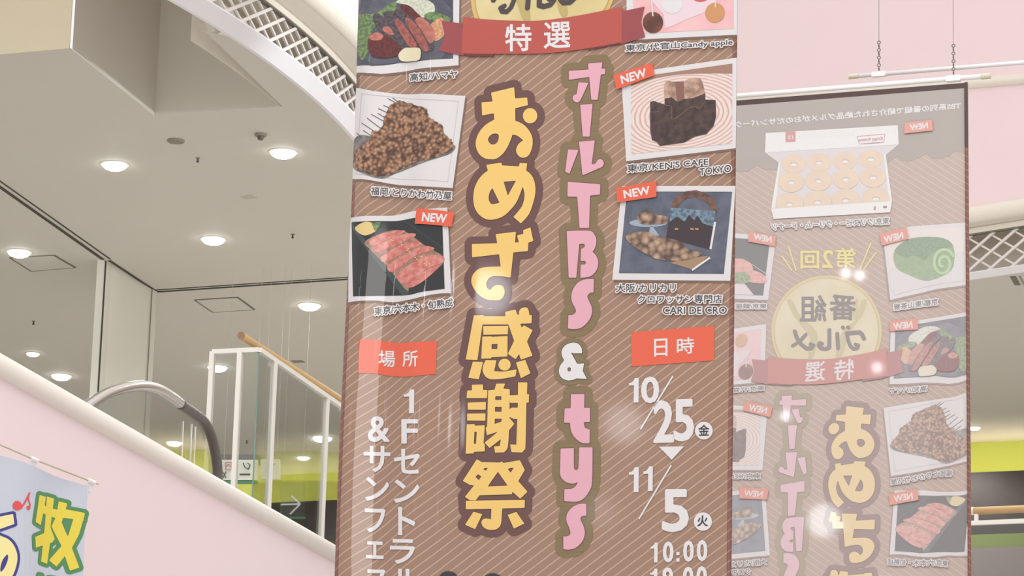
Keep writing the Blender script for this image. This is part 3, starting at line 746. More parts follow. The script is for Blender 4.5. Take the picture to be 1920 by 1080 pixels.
# --- header: taupe band with wavy edge, header line, second edition line
p = part('header_band', 'plain taupe top panel with a wavy lower edge'); o, k = (1370, 160), 4.0
we = [(1755, 528), (1680, 488), (1640, 530), (1560, 552), (1510, 545), (1465, 508), (1400, 550), (1330, 572), (1280, 562), (1255, 530), (1210, 556), (1180, 582), (1100, 606), (1040, 570), (960, 610), (860, 630), (800, 590), (700, 625), (600, 640), (540, 605), (430, 640), (340, 638), (240, 626), (195, 600), (130, 645), (45, 648), (0, 620), (-80, 655), (-180, 660), (-230, 630), (-330, 665), (-480, 675)]
w2 = np.array([back_uv(x / k + o[0], y / k + o[1]) for x, y in we]); w2[0, 0] = 0; w2[-1, 0] = BW
from_uv = np.concatenate([w2, [(BW, 0.0), (0.0, 0.0)]])
v_, t_ = triangulate([from_uv]); p.items.append((v_, t_, 'taupe', 0.5))
p = part('top_hem', 'dark folded top hem'); p.uvrect(0, 0, BW, 0.034, 'HEM', 1.5); p.uvrect(0, 0, 0.021, 0.42, 'HEM', 16.5)
p = part('header_lettering', 'white header line across the top')
p.text('TBS系列の番組で紹介された絶品グルメがおのだサンパーク', (1505, 670), (30, 795), (1505, 712), 'white', 2, 0.5, 'b', (1370, 0), 3.49)
p = part('edition_lettering', 'yellow writing with slanting strokes'); o, k = (1370, 420), 3.857
p.text('第', (905, 178), (762, 178), (905, 318), 'lemon', 2, 0.8, 'b', o, k); p.text('2', (738, 192), (665, 192), (738, 314), 'lemon', 2, 1.0, 'b', o, k); p.text('回', (638, 197), (508, 197), (638, 322), 'lemon', 2, 0.9, 'b', o, k)
for q1, q2 in [((1015, 138), (935, 330)), ((1055, 205), (965, 325)), ((418, 160), (475, 340)), ((370, 230), (445, 338))]: p.line(q1, q2, 11, 'lemon', 2, 'b', o, k)

# --- doughnut box
p = part('food_photo', 'printed picture of an open white box of twelve doughnuts'); o, k = (1410, 230), 5.683
PB = lambda pts, i, l: p.poly(C(*pts), i, l, 'b', o, k)
PB([(140, 320), (1565, 235), (1420, 350), (1400, 400), (290, 430)], 'box_shade', 2)
PB([(285, 425), (1405, 335), (1495, 840), (225, 920)], 'box_shade', 2.5)
PB([(285, 425), (302, 425), (250, 915), (205, 915)], 'box_white', 3); PB([(1405, 335), (1425, 335), (1495, 840), (1462, 840)], 'box_white', 3)
PB([(148, 112), (1555, 28), (1565, 235), (140, 320)], 'box_white', 3)
for r, (xs_, ys_, rx, ry) in enumerate([((445, 715, 990, 1265), (440, 425, 408, 388), 131, 96), ((420, 710, 1000, 1290), (635, 620, 602, 584), 139, 108), ((400, 700, 1000, 1320), (868, 845, 825, 808), 146, 118)]):
    for x, y in zip(xs_, ys_):
        p.poly(ell(x, y, rx, ry), 'donut', 3.5 + r, 'b', o, k)
        p.poly(ell(x + 2, y + 2, 42, 24), 'donut_hole', 4 + r, 'b', o, k); p.poly(ell(x + 2, y + 10, 34, 15), 'box_white', 4.3 + r, 'b', o, k)
PB([(205, 920), (1495, 838), (1475, 958), (232, 1028)], 'box_white', 7)
PB([(358, 100), (465, 95), (465, 205), (358, 210)], 'box_red', 4)
p.text('12', (438, 138), (386, 142), (438, 172), 'white', 5, 0.4, 'b', o, k)
for a_, b_ in [((1120, 148), (1418, 122)), ((1418, 122), (1405, 210)), ((1405, 210), (1145, 230)), ((1145, 230), (1120, 148))]: p.line(a_, b_, 6, 'box_red', 4, 'b', o, k)
p.text('Krispy Kreme', (1392, 150), (1140, 168), (1392, 196), 'box_red', 5, 0.1, 'b', o, k)
p.text('DOUGHNUTS', (1362, 210), (1180, 222), (1362, 220), 'darkgreen', 5, 0.05, 'b', o, k, 0.25)
for i in range(34):
    for j in range(4):
        x = 190 + i * 40 + (j % 2) * 20; y = 132 + j * 20 - (x - 150) * 0.0597
        if x > 1530 or 340 < x < 480 or (1100 < x < 1430 and j > 0) or (x < 480 and j > 0) or (x > 1430 and j > 3): continue
        p.poly(ell(x, y, 4, 4, 6), 'box_dot', 4, 'b', o, k)
PB([(1300, 895), (1325, 893), (1322, 932), (1298, 934)], 'box_red', 8); PB([(1400, 893), (1440, 890), (1438, 912), (1402, 915)], 'boxdark', 8)


def emit_banner(root, surf, side):
    """fabric, hems and all printed parts, laid on the surface function"""
    fl = 1
    nu, nv = int(round(BW / UGRID)), int(round(BH / VGRID))
    for nm, mt, u0, u1, L in [('fabric', ink('brown', side), 0, nu, 0.0), ('side_hem', mat('banner_hem_fabric', *[INK['hem'][0]], rough=0.35, kind='stripe', col2=INK['hem'][1]['col2']), 0, 1, 0.9 if side == 'f' else 15.0), ('side_hem', MATS.get('banner_hem_fabric'), nu - 1, nu, 0.9 if side == 'f' else 15.0)]:
        if nm == 'side_hem' and side == 'f': mt = MATS['banner_hem_fabric']
        us = np.arange(u0, u1 + 1) * UGRID; vs = np.arange(nv + 1) * VGRID
        if nm == 'side_hem': us = np.array([0.0, UGRID]) if u0 == 0 else np.array([BW - UGRID, BW])
        Uu, Vv = np.meshgrid(us, vs); uu, vv = Uu.ravel(), Vv.ravel()
        F = surf(uu, vv, np.full(uu.shape, L * 0.0008)); B = surf(uu, vv, np.full(uu.shape, -0.002))
        n = len(uu); w = len(us); faces = []; 
        for j in range(nv):
            for i in range(w - 1):
                a = j * w + i; fc = (a, a + w, a + w + 1, a + 1)
                faces.append(fc if side == 'f' else fc[::-1]); faces.append(tuple(x + n for x in (fc[::-1] if side == 'f' else fc)))
        rim = [j * w for j in range(nv + 1)] + [nv * w + i for i in range(1, w)] + [j * w + w - 1 for j in range(nv - 1, -1, -1)] + [i for i in range(w - 2, 0, -1)]
        for a, b in zip(rim, rim[1:] + rim[:1]): faces.append((a, b, b + n, a + n))
        me = bpy.data.meshes.new(nm); me.from_pydata(np.concatenate([F, B]).tolist(), [], faces)
        uvl = me.uv_layers.new(name='UVMap'); UU = np.concatenate([np.stack([uu, vv], 1)] * 2)
        li = np.zeros(len(me.loops), int); me.loops.foreach_get('vertex_index', li); uvl.data.foreach_set('uv', UU[li].ravel())
        me.materials.append(mt)
        for pl in me.polygons: pl.use_smooth = True
        ob = bpy.data.objects.new(nm, me); COL.objects.link(ob); ob.parent = root; ob.matrix_parent_inverse = root.matrix_world.inverted()
    for p in DES:
        if not p.items: continue
        bm = bmesh.new(); uvl = bm.loops.layers.uv.new('UVMap'); mats = []
        allv, alll = [], []
        for (uv, tris, ik, layer) in p.items:
            if ik not in mats: mats.append(ik)
            b2 = bmesh.new(); vs = [b2.verts.new((x, y, 0)) for x, y in uv]
            for t in tris:
                try: b2.faces.new([vs[i] for i in t])
                except ValueError: pass
            lo = uv.min(0); hi = uv.max(0)
            if lo[0] < 0.8 and side == 'f':
                for i in range(int(lo[0] / UGRID) + 1, int(min(hi[0], 0.82) / UGRID) + 1):
                    bmesh.ops.bisect_plane(b2, geom=b2.verts[:] + b2.edges[:] + b2.faces[:], plane_co=(i * UGRID, 0, 0), plane_no=(1, 0, 0), dist=1e-6)
                for j in range(int(lo[1] / VGRID) + 1, int(hi[1] / VGRID) + 1):
                    bmesh.ops.bisect_plane(b2, geom=b2.verts[:] + b2.edges[:] + b2.faces[:], plane_co=(0, j * VGRID, 0), plane_no=(0, 1, 0), dist=1e-6)
            b2.verts.index_update()
            mp = {}
            for v in b2.verts: mp[v] = bm.verts.new((v.co.x, v.co.y, layer))
            for f in b2.faces:
                vv = [mp[v] for v in f.verts]
                a = sum(vv[i].co.x * vv[(i + 1) % len(vv)].co.y - vv[(i + 1) % len(vv)].co.x * vv[i].co.y for i in range(len(vv)))
                if abs(a) < 1e-12: continue
                # (u right, v down): front wants counter-clockwise seen from the viewer
                if (a > 0) == (side == 'f'): vv = vv[::-1]
                try: nf = bm.faces.new(vv)
                except ValueError: continue
                nf.material_index = mats.index(ik)
                for l in nf.loops: l[uvl].uv = (l.vert.co.x, l.vert.co.y)
            b2.free()
        bm.verts.ensure_lookup_table()
        if len(bm.verts):
            Cc = np.array([v.co[:] for v in bm.verts])
            Pp = surf(np.clip(Cc[:, 0], 0.0, BW), np.clip(Cc[:, 1], 0, BH), 0.0006 + Cc[:, 2] * 0.0008)
            for v, c in zip(bm.verts, Pp): v.co = c
        me = bpy.data.meshes.new(p.name); bm.to_mesh(me); bm.free()
        for m_ in mats: me.materials.append(ink(m_, side))
        for pl in me.polygons: pl.use_smooth = True
        ob = bpy.data.objects.new(p.name, me); COL.objects.link(ob); ob.parent = root; ob.matrix_parent_inverse = root.matrix_world.inverted()
        if p.label: ob['label'] = p.label


# ------------------------------------------------------------------ mesh helpers for the building
def mkobj(name, verts, faces, m, parent=None, smooth=False):
    me = bpy.data.meshes.new(name); me.from_pydata([tuple(map(float, v)) for v in verts], [], faces); me.materials.append(m)
    bm = bmesh.new(); bm.from_mesh(me); bmesh.ops.recalc_face_normals(bm, faces=bm.faces[:]); bm.to_mesh(me); bm.free()
    if smooth:
        for pl in me.polygons: pl.use_smooth = True
    ob = bpy.data.objects.new(name, me); COL.objects.link(ob)
    if parent: ob.parent = parent; ob.matrix_parent_inverse = Matrix.Translation(parent.location).inverted()
    return ob


class MB:
    def __init__(s): s.v, s.f = [], []
    def _add(s, v, f): b = len(s.v); s.v += [tuple(map(float, x)) for x in v]; s.f += [tuple(b + i for i in q) for q in f]; return s
    def prism(s, poly, n, th):
        """polygon of 3D points extruded by th along n"""
        P = [np.array(p, float) for p in poly]; Q = [p + np.array(n) * th for p in P]; k = len(P)
        return s._add(P + Q, [tuple(range(k))[::-1], tuple(range(k, 2 * k))] + [(i, (i + 1) % k, k + (i + 1) % k, k + i) for i in range(k)])
    def beam(s, a, b, w, h, up=ZZ):
        a, b = np.array(a, float), np.array(b, float); d = (b - a) / np.linalg.norm(b - a); sd = np.cross(d, up); sd /= np.linalg.norm(sd); u2 = np.cross(sd, d)
        c = [sd * w / 2 + u2 * h / 2, -sd * w / 2 + u2 * h / 2, -sd * w / 2 - u2 * h / 2, sd * w / 2 - u2 * h / 2]
        return s._add([a + x for x in c] + [b + x for x in c], [(0, 1, 2, 3), (7, 6, 5, 4), (0, 4, 5, 1), (1, 5, 6, 2), (2, 6, 7, 3), (3, 7, 4, 0)])
    def tube(s, pts, r, n=14, cap=True):
        P = [np.array(p, float) for p in pts]; V = []; m = len(P); rr = r if isinstance(r, (list, tuple)) else [r] * m
        ref = None
        for i, p in enumerate(P):
            t = P[min(i + 1, m - 1)] - P[max(i - 1, 0)]; t /= np.linalg.norm(t)
            if ref is None: ref = np.cross(t, ZZ if abs(t[2]) < 0.95 else np.array([1.0, 0, 0]))
            ref = ref - t * (ref @ t); ref /= np.linalg.norm(ref); b = np.cross(t, ref)
            V += [p + rr[i] * (ref * math.cos(2 * math.pi * k / n) + b * math.sin(2 * math.pi * k / n)) for k in range(n)]
        Fc = [(i * n + k, i * n + (k + 1) % n, (i + 1) * n + (k + 1) % n, (i + 1) * n + k) for i in range(m - 1) for k in range(n)]
        if cap: Fc += [tuple(range(n))[::-1], tuple(range((m - 1) * n, m * n))]
        return s._add(V, Fc)
    def torus(s, c, ax1, ax2, R, r, n=16, k=8):
        c = np.array(c, float); a3 = np.cross(ax1, ax2); V = []
        for i in range(n):
            t = 2 * math.pi * i / n; rd = ax1 * math.cos(t) + ax2 * math.sin(t)
            for j in range(k):
                q = 2 * math.pi * j / k; V.append(c + rd * (R + r * math.cos(q)) + a3 * r * math.sin(q))
        return s._add(V, [(i * k + j, ((i + 1) % n) * k + j, ((i + 1) % n) * k + (j + 1) % k, i * k + (j + 1) % k) for i in range(n) for j in range(k)])
    def sweep(s, rings, closed=False):
        """rings: list of equally long lists of points"""
        m = len(rings[0]); V = [p for r in rings for p in r]
        kk = m if closed else m - 1
        return s._add(V, [(i * m + j, i * m + (j + 1) % m, (i + 1) * m + (j + 1) % m, (i + 1) * m + j) for i in range(len(rings) - 1) for j in range(kk)])
    def build(s, name, m, parent=None, smooth=False): return mkobj(name, s.v, s.f, m, parent, smooth)


def empty(name, loc, label, cat, group=None):
    o = bpy.data.objects.new(name, None); COL.objects.link(o); o.location = tuple(map(float, loc)); o.empty_display_size = 0.1
    o['label'] = label; o['category'] = cat
    if group: o['group'] = group
    bpy.context.view_layer.update()
    return o
def tag(o, label, cat, group=None):
    o['label'] = label; o['category'] = cat
    if group: o['group'] = group
    return o
def struct(o): o['kind'] = 'structure'; return o


# building materials
M_ceil = mat('ceiling_paint', (210, 206, 195), rough=0.7, noise=0.02, nscale=2)
M_cream = mat('cream_wall_paint', (222, 212, 188), rough=0.6, noise=0.02, nscale=2)
M_pink = mat('pink_wall_paint', (242, 221, 223), rough=0.6, noise=0.03, nscale=1.5)
M_white = mat('white_band_paint', (238, 236, 240), rough=0.45)
M_mould = mat('moulding_paint', (236, 229, 216), rough=0.4)
M_lat = mat('lattice_paint', (228, 222, 218), rough=0.5)
M_plenum = mat('plenum_paint', (222, 214, 200), rough=0.8)
M_coping = mat('coping_paint', (236, 228, 220), rough=0.4)
M_slot = mat('slot_dark', (70, 66, 58), rough=0.7)
M_slotm = mat('slot_frame', (120, 116, 104), rough=0.6)
M_part = mat('partition_panel', (234, 233, 222), rough=0.35)
M_partf = mat('partition_frame', (228, 226, 214), rough=0.4)
M_frame = mat('balustrade_white', (236, 232, 224), rough=0.4)
M_wood = mat('handrail_wood', (196, 158, 106), rough=0.4, kind='grain', col2=(212, 178, 128))
M_woodend = mat('handrail_wood_end', (150, 118, 90), rough=0.6)
M_railshine = mat('handrail_reflection', (214, 210, 204), rough=0.2, metal=0.9)  # stands for the bright reflection on the handrail belt
M_rubber = mat('black_rubber', (96, 88, 84), rough=0.3)
M_glass = glass('clear_glass', (249, 251, 250), 0.02)
M_glassedge = mat('glass_edge_green', (130, 158, 152), rough=0.2)
M_lamp = mat('lamp_diffuser', (255, 252, 248), emit=9.0)
M_trimring = mat('lamp_trim', (230, 226, 216), rough=0.4)
M_vent = mat('vent_grey', (142, 134, 120), rough=0.7)
M_green = mat('lime_wall', (198, 208, 100), rough=0.6)
M_dark = mat('dark_panel', (82, 74, 72), rough=0.5, col2=(66, 60, 58), nscale=4)
M_olive = mat('olive_band', (128, 140, 80), rough=0.6)
M_mauve = mat('grey_counter', (142, 132, 130), rough=0.6)
M_led = mat('cove_led', (255, 238, 205), emit=17.0)
M_floor = mat('floor_tile', (208, 204, 200), rough=0.35)
M_pole = mat('white_pipe', (240, 238, 238), rough=0.3)
M_cap = mat('cream_cap', (212, 206, 184), rough=0.4)
M_wire = mat('wire_steel', (150, 146, 146), rough=0.4, metal=0.5)
M_chain = mat('chain_metal', (110, 100, 100), rough=0.4, metal=0.7)

ZC = 9.1
# ------------------------------------------------------------------ floor, ceiling, coffer
struct(mkobj('floor', [(-30, -12, 0), (30, -12, 0), (30, 50, 0), (-30, 50, 0), (-30, -12, -.2), (30, -12, -.2), (30, 50, -.2), (-30, 50, -.2)], [(0, 1, 2, 3), (7, 6, 5, 4), (0, 4, 5, 1), (1, 5, 6, 2), (2, 6, 7, 3), (3, 7, 4, 0)], M_floor))


def circ3(a, b, c):
    (x1, y1), (x2, y2), (x3, y3) = a[:2], b[:2], c[:2]
    d = 2 * (x1 * (y2 - y3) + x2 * (y3 - y1) + x3 * (y1 - y2))
    ux = ((x1**2 + y1**2) * (y2 - y3) + (x2**2 + y2**2) * (y3 - y1) + (x3**2 + y3**2) * (y1 - y2)) / d
    uy = ((x1**2 + y1**2) * (x3 - x2) + (x2**2 + y2**2) * (x1 - x3) + (x3**2 + y3**2) * (x2 - x1)) / d
    return np.array([ux, uy]), math.hypot(x1 - ux, y1 - uy)


# left rounded edge of the opening
pa, pb, pc = [unz(x, y, ZC) for x, y in [(340, 15), (518, 131), (659, 261)]]
cc, RR = circ3(pa, pb, pc)
a0 = math.atan2(pa[1] - cc[1], pa[0] - cc[0]); a1 = math.atan2(pc[1] - cc[1], pc[0] - cc[0])
print('circle', cc, RR, a0, a1)
sgn = 1 if a1 > a0 else -1
A0, A1 = a0 - sgn * 1.6 / RR * 1.0, a1 + sgn * 2.2 / RR
left_plan = [np.array([cc[0] + RR * math.cos(t), cc[1] + RR * math.sin(t)]) for t in np.linspace(A0, A1, 61)]
left_out = [np.array([math.cos(t), math.sin(t)]) for t in np.linspace(A0, A1, 61)]
# right edge
r0 = unz(1817, 526, ZC)[:2]; r1 = unz(1920, 511, ZC)[:2]; rd = (r1 - r0) / np.linalg.norm(r1 - r0)
rs_ = [r0 + rd * t for t in np.linspace(-3.2, 3.0, 32)]
right_out = [np.array([rd[1], -rd[0]]) if np.array([rd[1], -rd[0]]) @ np.array([0, -1]) > 0 else np.array([-rd[1], rd[0]])] * 32
right_plan = rs_


def ring(plan, out, prof, z0=ZC): return [[np.array([p[0] + n[0] * o_, p[1] + n[1] * o_, z0 + z_]) for o_, z_ in prof] for p, n in zip(plan, out)]


def opening_edge(plan, out, bw, label, bh, ang, pitch):
    band = empty('lattice_screen', (plan[len(plan) // 2][0], plan[len(plan) // 2][1], ZC), label, 'lattice')
    MB().sweep(ring(plan, out, [(0, 0.0), (bw * .25, 0.0), (bw, bh * .9), (bw, bh), (0.012, bh + .005), (0, bh + .005)]), True).build('bottom_band', M_white, band)
    # lattice: two families of bars on the curved vertical face
    S = [0.0]
    for a, b in zip(plan, plan[1:]): S.append(S[-1] + np.linalg.norm(b - a))
    S = np.array(S); PX = np.array([p[0] for p in plan]); PY = np.array([p[1] for p in plan]); NX = np.array([n[0] for n in out]); NY = np.array([n[1] for n in out])
    def at(s_, z_, o_=0.0):
        nx, ny = np.interp(s_, S, NX), np.interp(s_, S, NY)
        return np.array([np.interp(s_, S, PX) + nx * o_, np.interp(s_, S, PY) + ny * o_, ZC + z_])
    mb = MB(); h0, h1 = 0.06, 0.44; rise = h1 - h0; run = rise / math.tan(math.radians(ang))
    s0 = -run
    while s0 < S[-1]:
        for d_ in (1, -1):
            sa, sb = (s0, s0 + run) if d_ == 1 else (s0 + run, s0)
            w = 0.013 if d_ == 1 else 0.009; m = 7; rings = []
            for i in range(m):
                t = i / (m - 1); s_ = sa + (sb - sa) * t; z_ = h0 + rise * t
                if s_ < 0 or s_ > S[-1]: continue
                # bar cross-section: across (perpendicular in the face) and depth
                L = math.hypot(sb - sa, rise); cs, cz = -(rise) / L * w, (sb - sa) / L * w
                o1, o2 = (0.03, 0.014) if d_ == 1 else (0.012, -0.004)
                rings.append([at(s_ + cs, z_ + cz, o1), at(s_ - cs, z_ - cz, o1), at(s_ - cs, z_ - cz, o2), at(s_ + cs, z_ + cz, o2)])
            if len(rings) > 1: mb.sweep(rings, True)
        s0 += pitch
    mb.build('lattice_bars', M_lat, band)
    # hidden backing of the recess, moulding, pink fascia
    return band


opening_edge(left_plan, left_out, 0.12, 'white diamond lattice over a curved bright white band at upper left', 0.105, 28, 0.247)
opening_edge(right_plan, right_out, 0.09, 'cream diamond lattice strip right of the rear banner', 0.055, 33, 0.25)
arc = [(0.12 + 0.085 * math.cos(t), 0.60 + 0.085 * math.sin(t)) for t in np.linspace(math.radians(-115), math.radians(90), 14)]
arcL = [(0.24 + 0.085 * math.cos(t), 0.60 + 0.085 * math.sin(t)) for t in np.linspace(math.radians(-100), math.radians(90), 14)]
prof = [(-0.02, 0.445), (0.04, 0.445), (0.045, 0.50)] + arc
profL = [(-0.02, 0.445), (0.04, 0.445), (0.045, 0.50)] + arcL
for pl_, ol_, nm_ in ((left_plan, left_out, 'trim_8'), (right_plan, right_out, 'trim_9')): struct(MB().sweep(ring(pl_, ol_, [(0.0, 0.432), (0.048, 0.432), (0.048, 0.446), (0.0, 0.446)]), True).build(nm_, M_slotm))
struct(MB().sweep(ring(left_plan, left_out, profL)).build('trim_1', M_mould, smooth=False))
struct(MB().sweep(ring(right_plan, right_out, prof)).build('trim_2', M_mould, smooth=False))
struct(MB().sweep(ring(left_plan, left_out, [(0.23, 0.68), (0.23, 5.5)])).build('wall_left', M_pink))
struct(MB().sweep(ring(right_plan, right_out, [(0.11, 0.68), (0.11, 5.5)])).build('wall_right', M_pink))
kk = [i for i, p_ in enumerate(left_plan) if p_[1] > unz(384, 58, ZC)[1] + 0.1]; LPb = [left_plan[i] for i in kk]; LOb = [left_out[i] for i in kk]
struct(MB().sweep(ring(LPb, LOb, [(-0.32, -0.0), (-0.32, 0.5)])).build('wall_plenum_left', M_plenum))
struct(MB().sweep(ring(right_plan, right_out, [(-0.32, -0.0), (-0.32, 0.5)])).build('wall_plenum_right', M_plenum))
struct(MB().sweep(ring(LPb, LOb, [(-0.33, 0.5), (0.06, 0.5)])).build('ceiling_plenum_left', M_plenum))
struct(MB().sweep(ring(right_plan, right_out, [(-0.33, 0.5), (0.06, 0.5)])).build('ceiling_plenum_right', M_plenum))
# the upper ledge roll on the right wall
pr = np.array([right_plan[0][0] + right_out[0][0] * 0.11, right_plan[0][1] + right_out[0][1] * 0.11, 0]); nr = np.array([right_out[0][0], right_out[0][1], 0])
la, lb = unp(1384, 190, pr, nr), unp(1925, 148, pr, nr)
dl = (lb - la) / np.linalg.norm(lb - la)
struct(MB().tube([la - dl * 1.5, lb + dl * 1], 0.055, 18).build('trim_3', M_mould, smooth=True))

# ceiling with the stepped coffer
p1, p2, p3, p4 = [unz(x, y, ZC) for x, y in [(130, 88), (290, 217), (530, 200), (384, 58)]]
p0 = p1 - (p2 - p1) * 0 - D1 * 6
farL, farR = unz(600, 887, ZC), unz(1870, 828, ZC); fd = (farR - farL) / np.linalg.norm(farR - farL)
F0, F1 = farL - fd * 9, farR + fd * 4
lp = [p for p in left_plan if p[1] > p4[1] + 0.05]
outline = [p0, p1, p2, p3, p4] + [np.array([p[0], p[1], ZC]) for p in lp] + [np.array([p[0], p[1], ZC]) for p in right_plan] + [F1, F0]
v_, t_ = triangulate([np.array([q[:2] for q in outline])])
nn = len(v_)
struct(mkobj('ceiling', [(x, y, ZC) for x, y in v_], [tuple(t) for t in t_], M_ceil))
up = 1.5
struct(MB().prism([p0 - ZZ * .01, p1 - ZZ * .01, p1 + ZZ * up, p0 + ZZ * up], p1 * 0 + D2, 0.01).build('wall_coffer_front', M_cream))
struct(MB().sweep([[p1 + D2 * .05, p1 + D2 * .05 + ZZ * up], [p2, p2 + ZZ * up], [p3 + D1 * 0.04, p3 + D1 * 0.04 + ZZ * up]]).build('wall_coffer_side', M_ceil))
q0 = p0 - D2 * 6
struct(mkobj('ceiling_coffer', [q0 + ZZ * up, p3 - D2 * 7 + D1 * .4 + ZZ * up, p3 + D2 * .4 + D1 * .4 + ZZ * up, p0 + D2 * 2.4 + ZZ * up], [(0, 1, 2, 3)], M_ceil))

lamp('coffer_lamp', p1 + D1 * 0.3 - D2 * 2.6 + ZZ * 1.1, 45, 0.25, (1, 0.97, 0.9))

# ceiling slots and access panels
def onceil(x, y, dz=0.0): q = unz(x, y, ZC); q[2] -= dz; return q
mb = MB()
for (a, b) in [((-60, 308), (193, 486)), ((293, 547), (760, 516))]:
    A_, B_ = onceil(*a), onceil(*b); d_ = (B_ - A_) / np.linalg.norm(B_ - A_); s_ = np.cross(d_, ZZ)
    mb.beam(A_, B_, 0.035, 0.012); mb.beam(A_ + s_ * 0.075, B_ + s_ * 0.075, 0.015, 0.012)
A_, B_ = onceil(205, 488), onceil(293, 546); mb.beam(A_, B_, 0.03, 0.012)
struct(mb.build('trim_4', M_slot))
for i, (qd, lb) in enumerate([([(365, 562), (445, 557), (477, 580), (399, 585)], 'square ceiling access hatch outline right of the partition column'), ([(19, 483), (101, 478), (141, 501), (59, 508)], 'square ceiling access hatch outline at far left beside a downlight')]):
    P_ = [onceil(*c) for c in qd]; ctr = sum(P_) / 4
    e = empty('access_hatch', ctr, lb, 'hatch', 'ceiling access hatches')
    mb = MB()
    for a, b in zip(P_, P_[1:] + P_[:1]): mb.beam(a, b, 0.022, 0.01)
    mb.build('frame', M_slotm, e)
    In = [ctr + (c - ctr) * 0.95 for c in P_]
    MB().prism([c - ZZ * 0.002 for c in In], -ZZ, 0.004).build('panel', M_ceil, e)

# second floor slab behind the parapets, lit by the rows of downlights
cop_a, cop_b = unz(0, 688, 5.13), unz(623, 1038, 5.13)
cdx = (cop_b - cop_a); cdx[2] = 0; cdx /= np.linalg.norm(cdx)
rb_a = atdist(1826, 958, 26.0); rb_b = unz(1920, 954, rb_a[2]); rdx = rb_b - rb_a; rdx /= np.linalg.norm(rdx)
Mx = np.array([[cdx[0], -rdx[0]], [cdx[1], -rdx[1]]]); tx = np.linalg.solve(Mx, (rb_a - cop_a)[:2]); corner = cop_a + cdx * tx[0]
inn = -np.cross(cdx, ZZ) * 0.1
sl = [cop_a - cdx * 3 + inn, corner + inn, rb_a + rdx * 6, F1 + D1 * 2, F0 - D1 * 2, cop_a - cdx * 3 + inn * 100]
struct(MB().prism([np.array([q_[0], q_[1], 4.5]) for q_ in sl], ZZ, 0.25).build('floor_upper', M_floor))
for i in range(5):
    for j in range(5):
        q_ = unz(400, 448, ZC) + D1 * (i * 1.9 - 3.8 + 1.0) + D2 * (j * 3.1 - 2.5)
        if q_[1] < 24.5 or np.linalg.norm((q_ - unz(230, 510, ZC))[:2]) < 1.7: continue
        lamp('downlight_beam', (q_[0], q_[1], ZC - 0.12), HALLW, 0.09, (1, 0.99, 0.96), spot=150)

# ------------------------------------------------------------------ downlights and ceiling fittings
def disc_pts(c, r, z, n=24): return [np.array([c[0] + r * math.cos(2 * math.pi * i / n), c[1] + r * math.sin(2 * math.pi * i / n), z]) for i in range(n)]
def lathe(c, prof, n=24):
    mb = MB(); rings = [disc_pts(c, r, z, n) for r, z in prof]; mb.sweep(rings, True); return mb
DL = [(215, 308, 46, 'round downlight left of the speaker grille'), (531, 285, 47, 'round downlight nearest the curved lattice'), (400, 448, 43, 'round downlight above the access hatch beside the column'),
      (36, 472, 42, 'round downlight touching the far left access hatch'), (580, 572, 40, 'round downlight right of the access hatch near the front banner'), (115, 704, 36, 'round downlight just above the pink parapet at left'),
      (62, 662, 24, 'small round downlight at the far left above the parapet'), (408, 688, 36, 'round downlight behind the first glass balustrade pane'), (327, 829, 30, 'round downlight seen through the escalator glass'),
      (605, 820, 36, 'round downlight behind the last balustrade post'), (569, 857, 22, 'small round downlight low behind the balustrade glass'), (1827, 801, 22, 'small round downlight at the right edge over the lime wall')]
for x, y, dpx, lb in DL:
    c = unz(x, y, ZC); D = np.linalg.norm(c - CAM); r = dpx / 2 * D / FPX
    e = empty('ceiling_downlight', (c[0], c[1], ZC), lb, 'ceiling light', 'round ceiling downlights')
    lathe(c, [(r * 1.16, ZC + 0.001), (r * 1.16, ZC - 0.006), (r * 0.99, ZC - 0.010), (r * 0.97, ZC + 0.001)]).build('trim_ring', M_trimring, e)
    h = r * 0.48
    pr_ = [(r * math.cos(t), ZC - 0.006 - h * math.sin(t)) for t in np.linspace(0, math.pi / 2 * 0.97, 7)]
    lathe(c, pr_ + [(0.001, ZC - 0.006 - h)]).build('lamp_diffuser', M_lamp, e, True)
c = unz(330, 263, ZC); r = 17 * 25.5 / FPX
tag(lathe(c, [(r, ZC), (r, ZC - 0.012), (r * 0.9, ZC - 0.018), (0.001, ZC - 0.018)]).build('speaker_grille', M_vent), 'round grey ceiling speaker grille between the two upper downlights', 'speaker')
c = unz(489, 251, ZC); r = 12 * 25.5 / FPX
e = empty('smoke_detector', (c[0], c[1], ZC), 'round smoke detector above the downlight nearest the curved lattice', 'smoke detector')
lathe(c, [(r, ZC), (r, ZC - 0.015), (r * 0.8, ZC - 0.022), (0.001, ZC - 0.022)]).build('base', M_vent, e)
lathe(c, [(r * .55, ZC - 0.02), (r * .45, ZC - 0.05), (0.001, ZC - 0.052)], 16).build('sensor', mat('sensor_dark', (100, 92, 80)), e)
for x, y, lb in [(371, 296, 'tiny dark sprinkler head below the speaker grille'), (549, 439, 'tiny dark sprinkler head right of the middle downlight'), (63, 602, 'tiny dark sprinkler head above the small far left downlight'), (463, 826, 'tiny dark sprinkler head seen through the balustrade glass')]:
    c = unz(x, y, ZC); e = empty('sprinkler_head', (c[0], c[1], ZC), lb, 'sprinkler', 'ceiling sprinkler heads')
    lathe(c, [(0.018, ZC), (0.018, ZC - 0.006), (0.001, ZC - 0.008)], 12).build('escutcheon', M_vent, e)
    lathe(c, [(0.007, ZC), (0.007, ZC - 0.03), (0.014, ZC - 0.032), (0.012, ZC - 0.038), (0.001, ZC - 0.038)], 10).build('nozzle', M_slot, e)
A_, B_ = onceil(548, 678), onceil(569, 677)
tag(MB().beam(A_, B_, 0.10, 0.012).build('vent_slot', M_vent), 'short dark slot vent in the ceiling above the wooden handrail', 'vent')
A_, B_ = onceil(455, 371), onceil(476, 368)
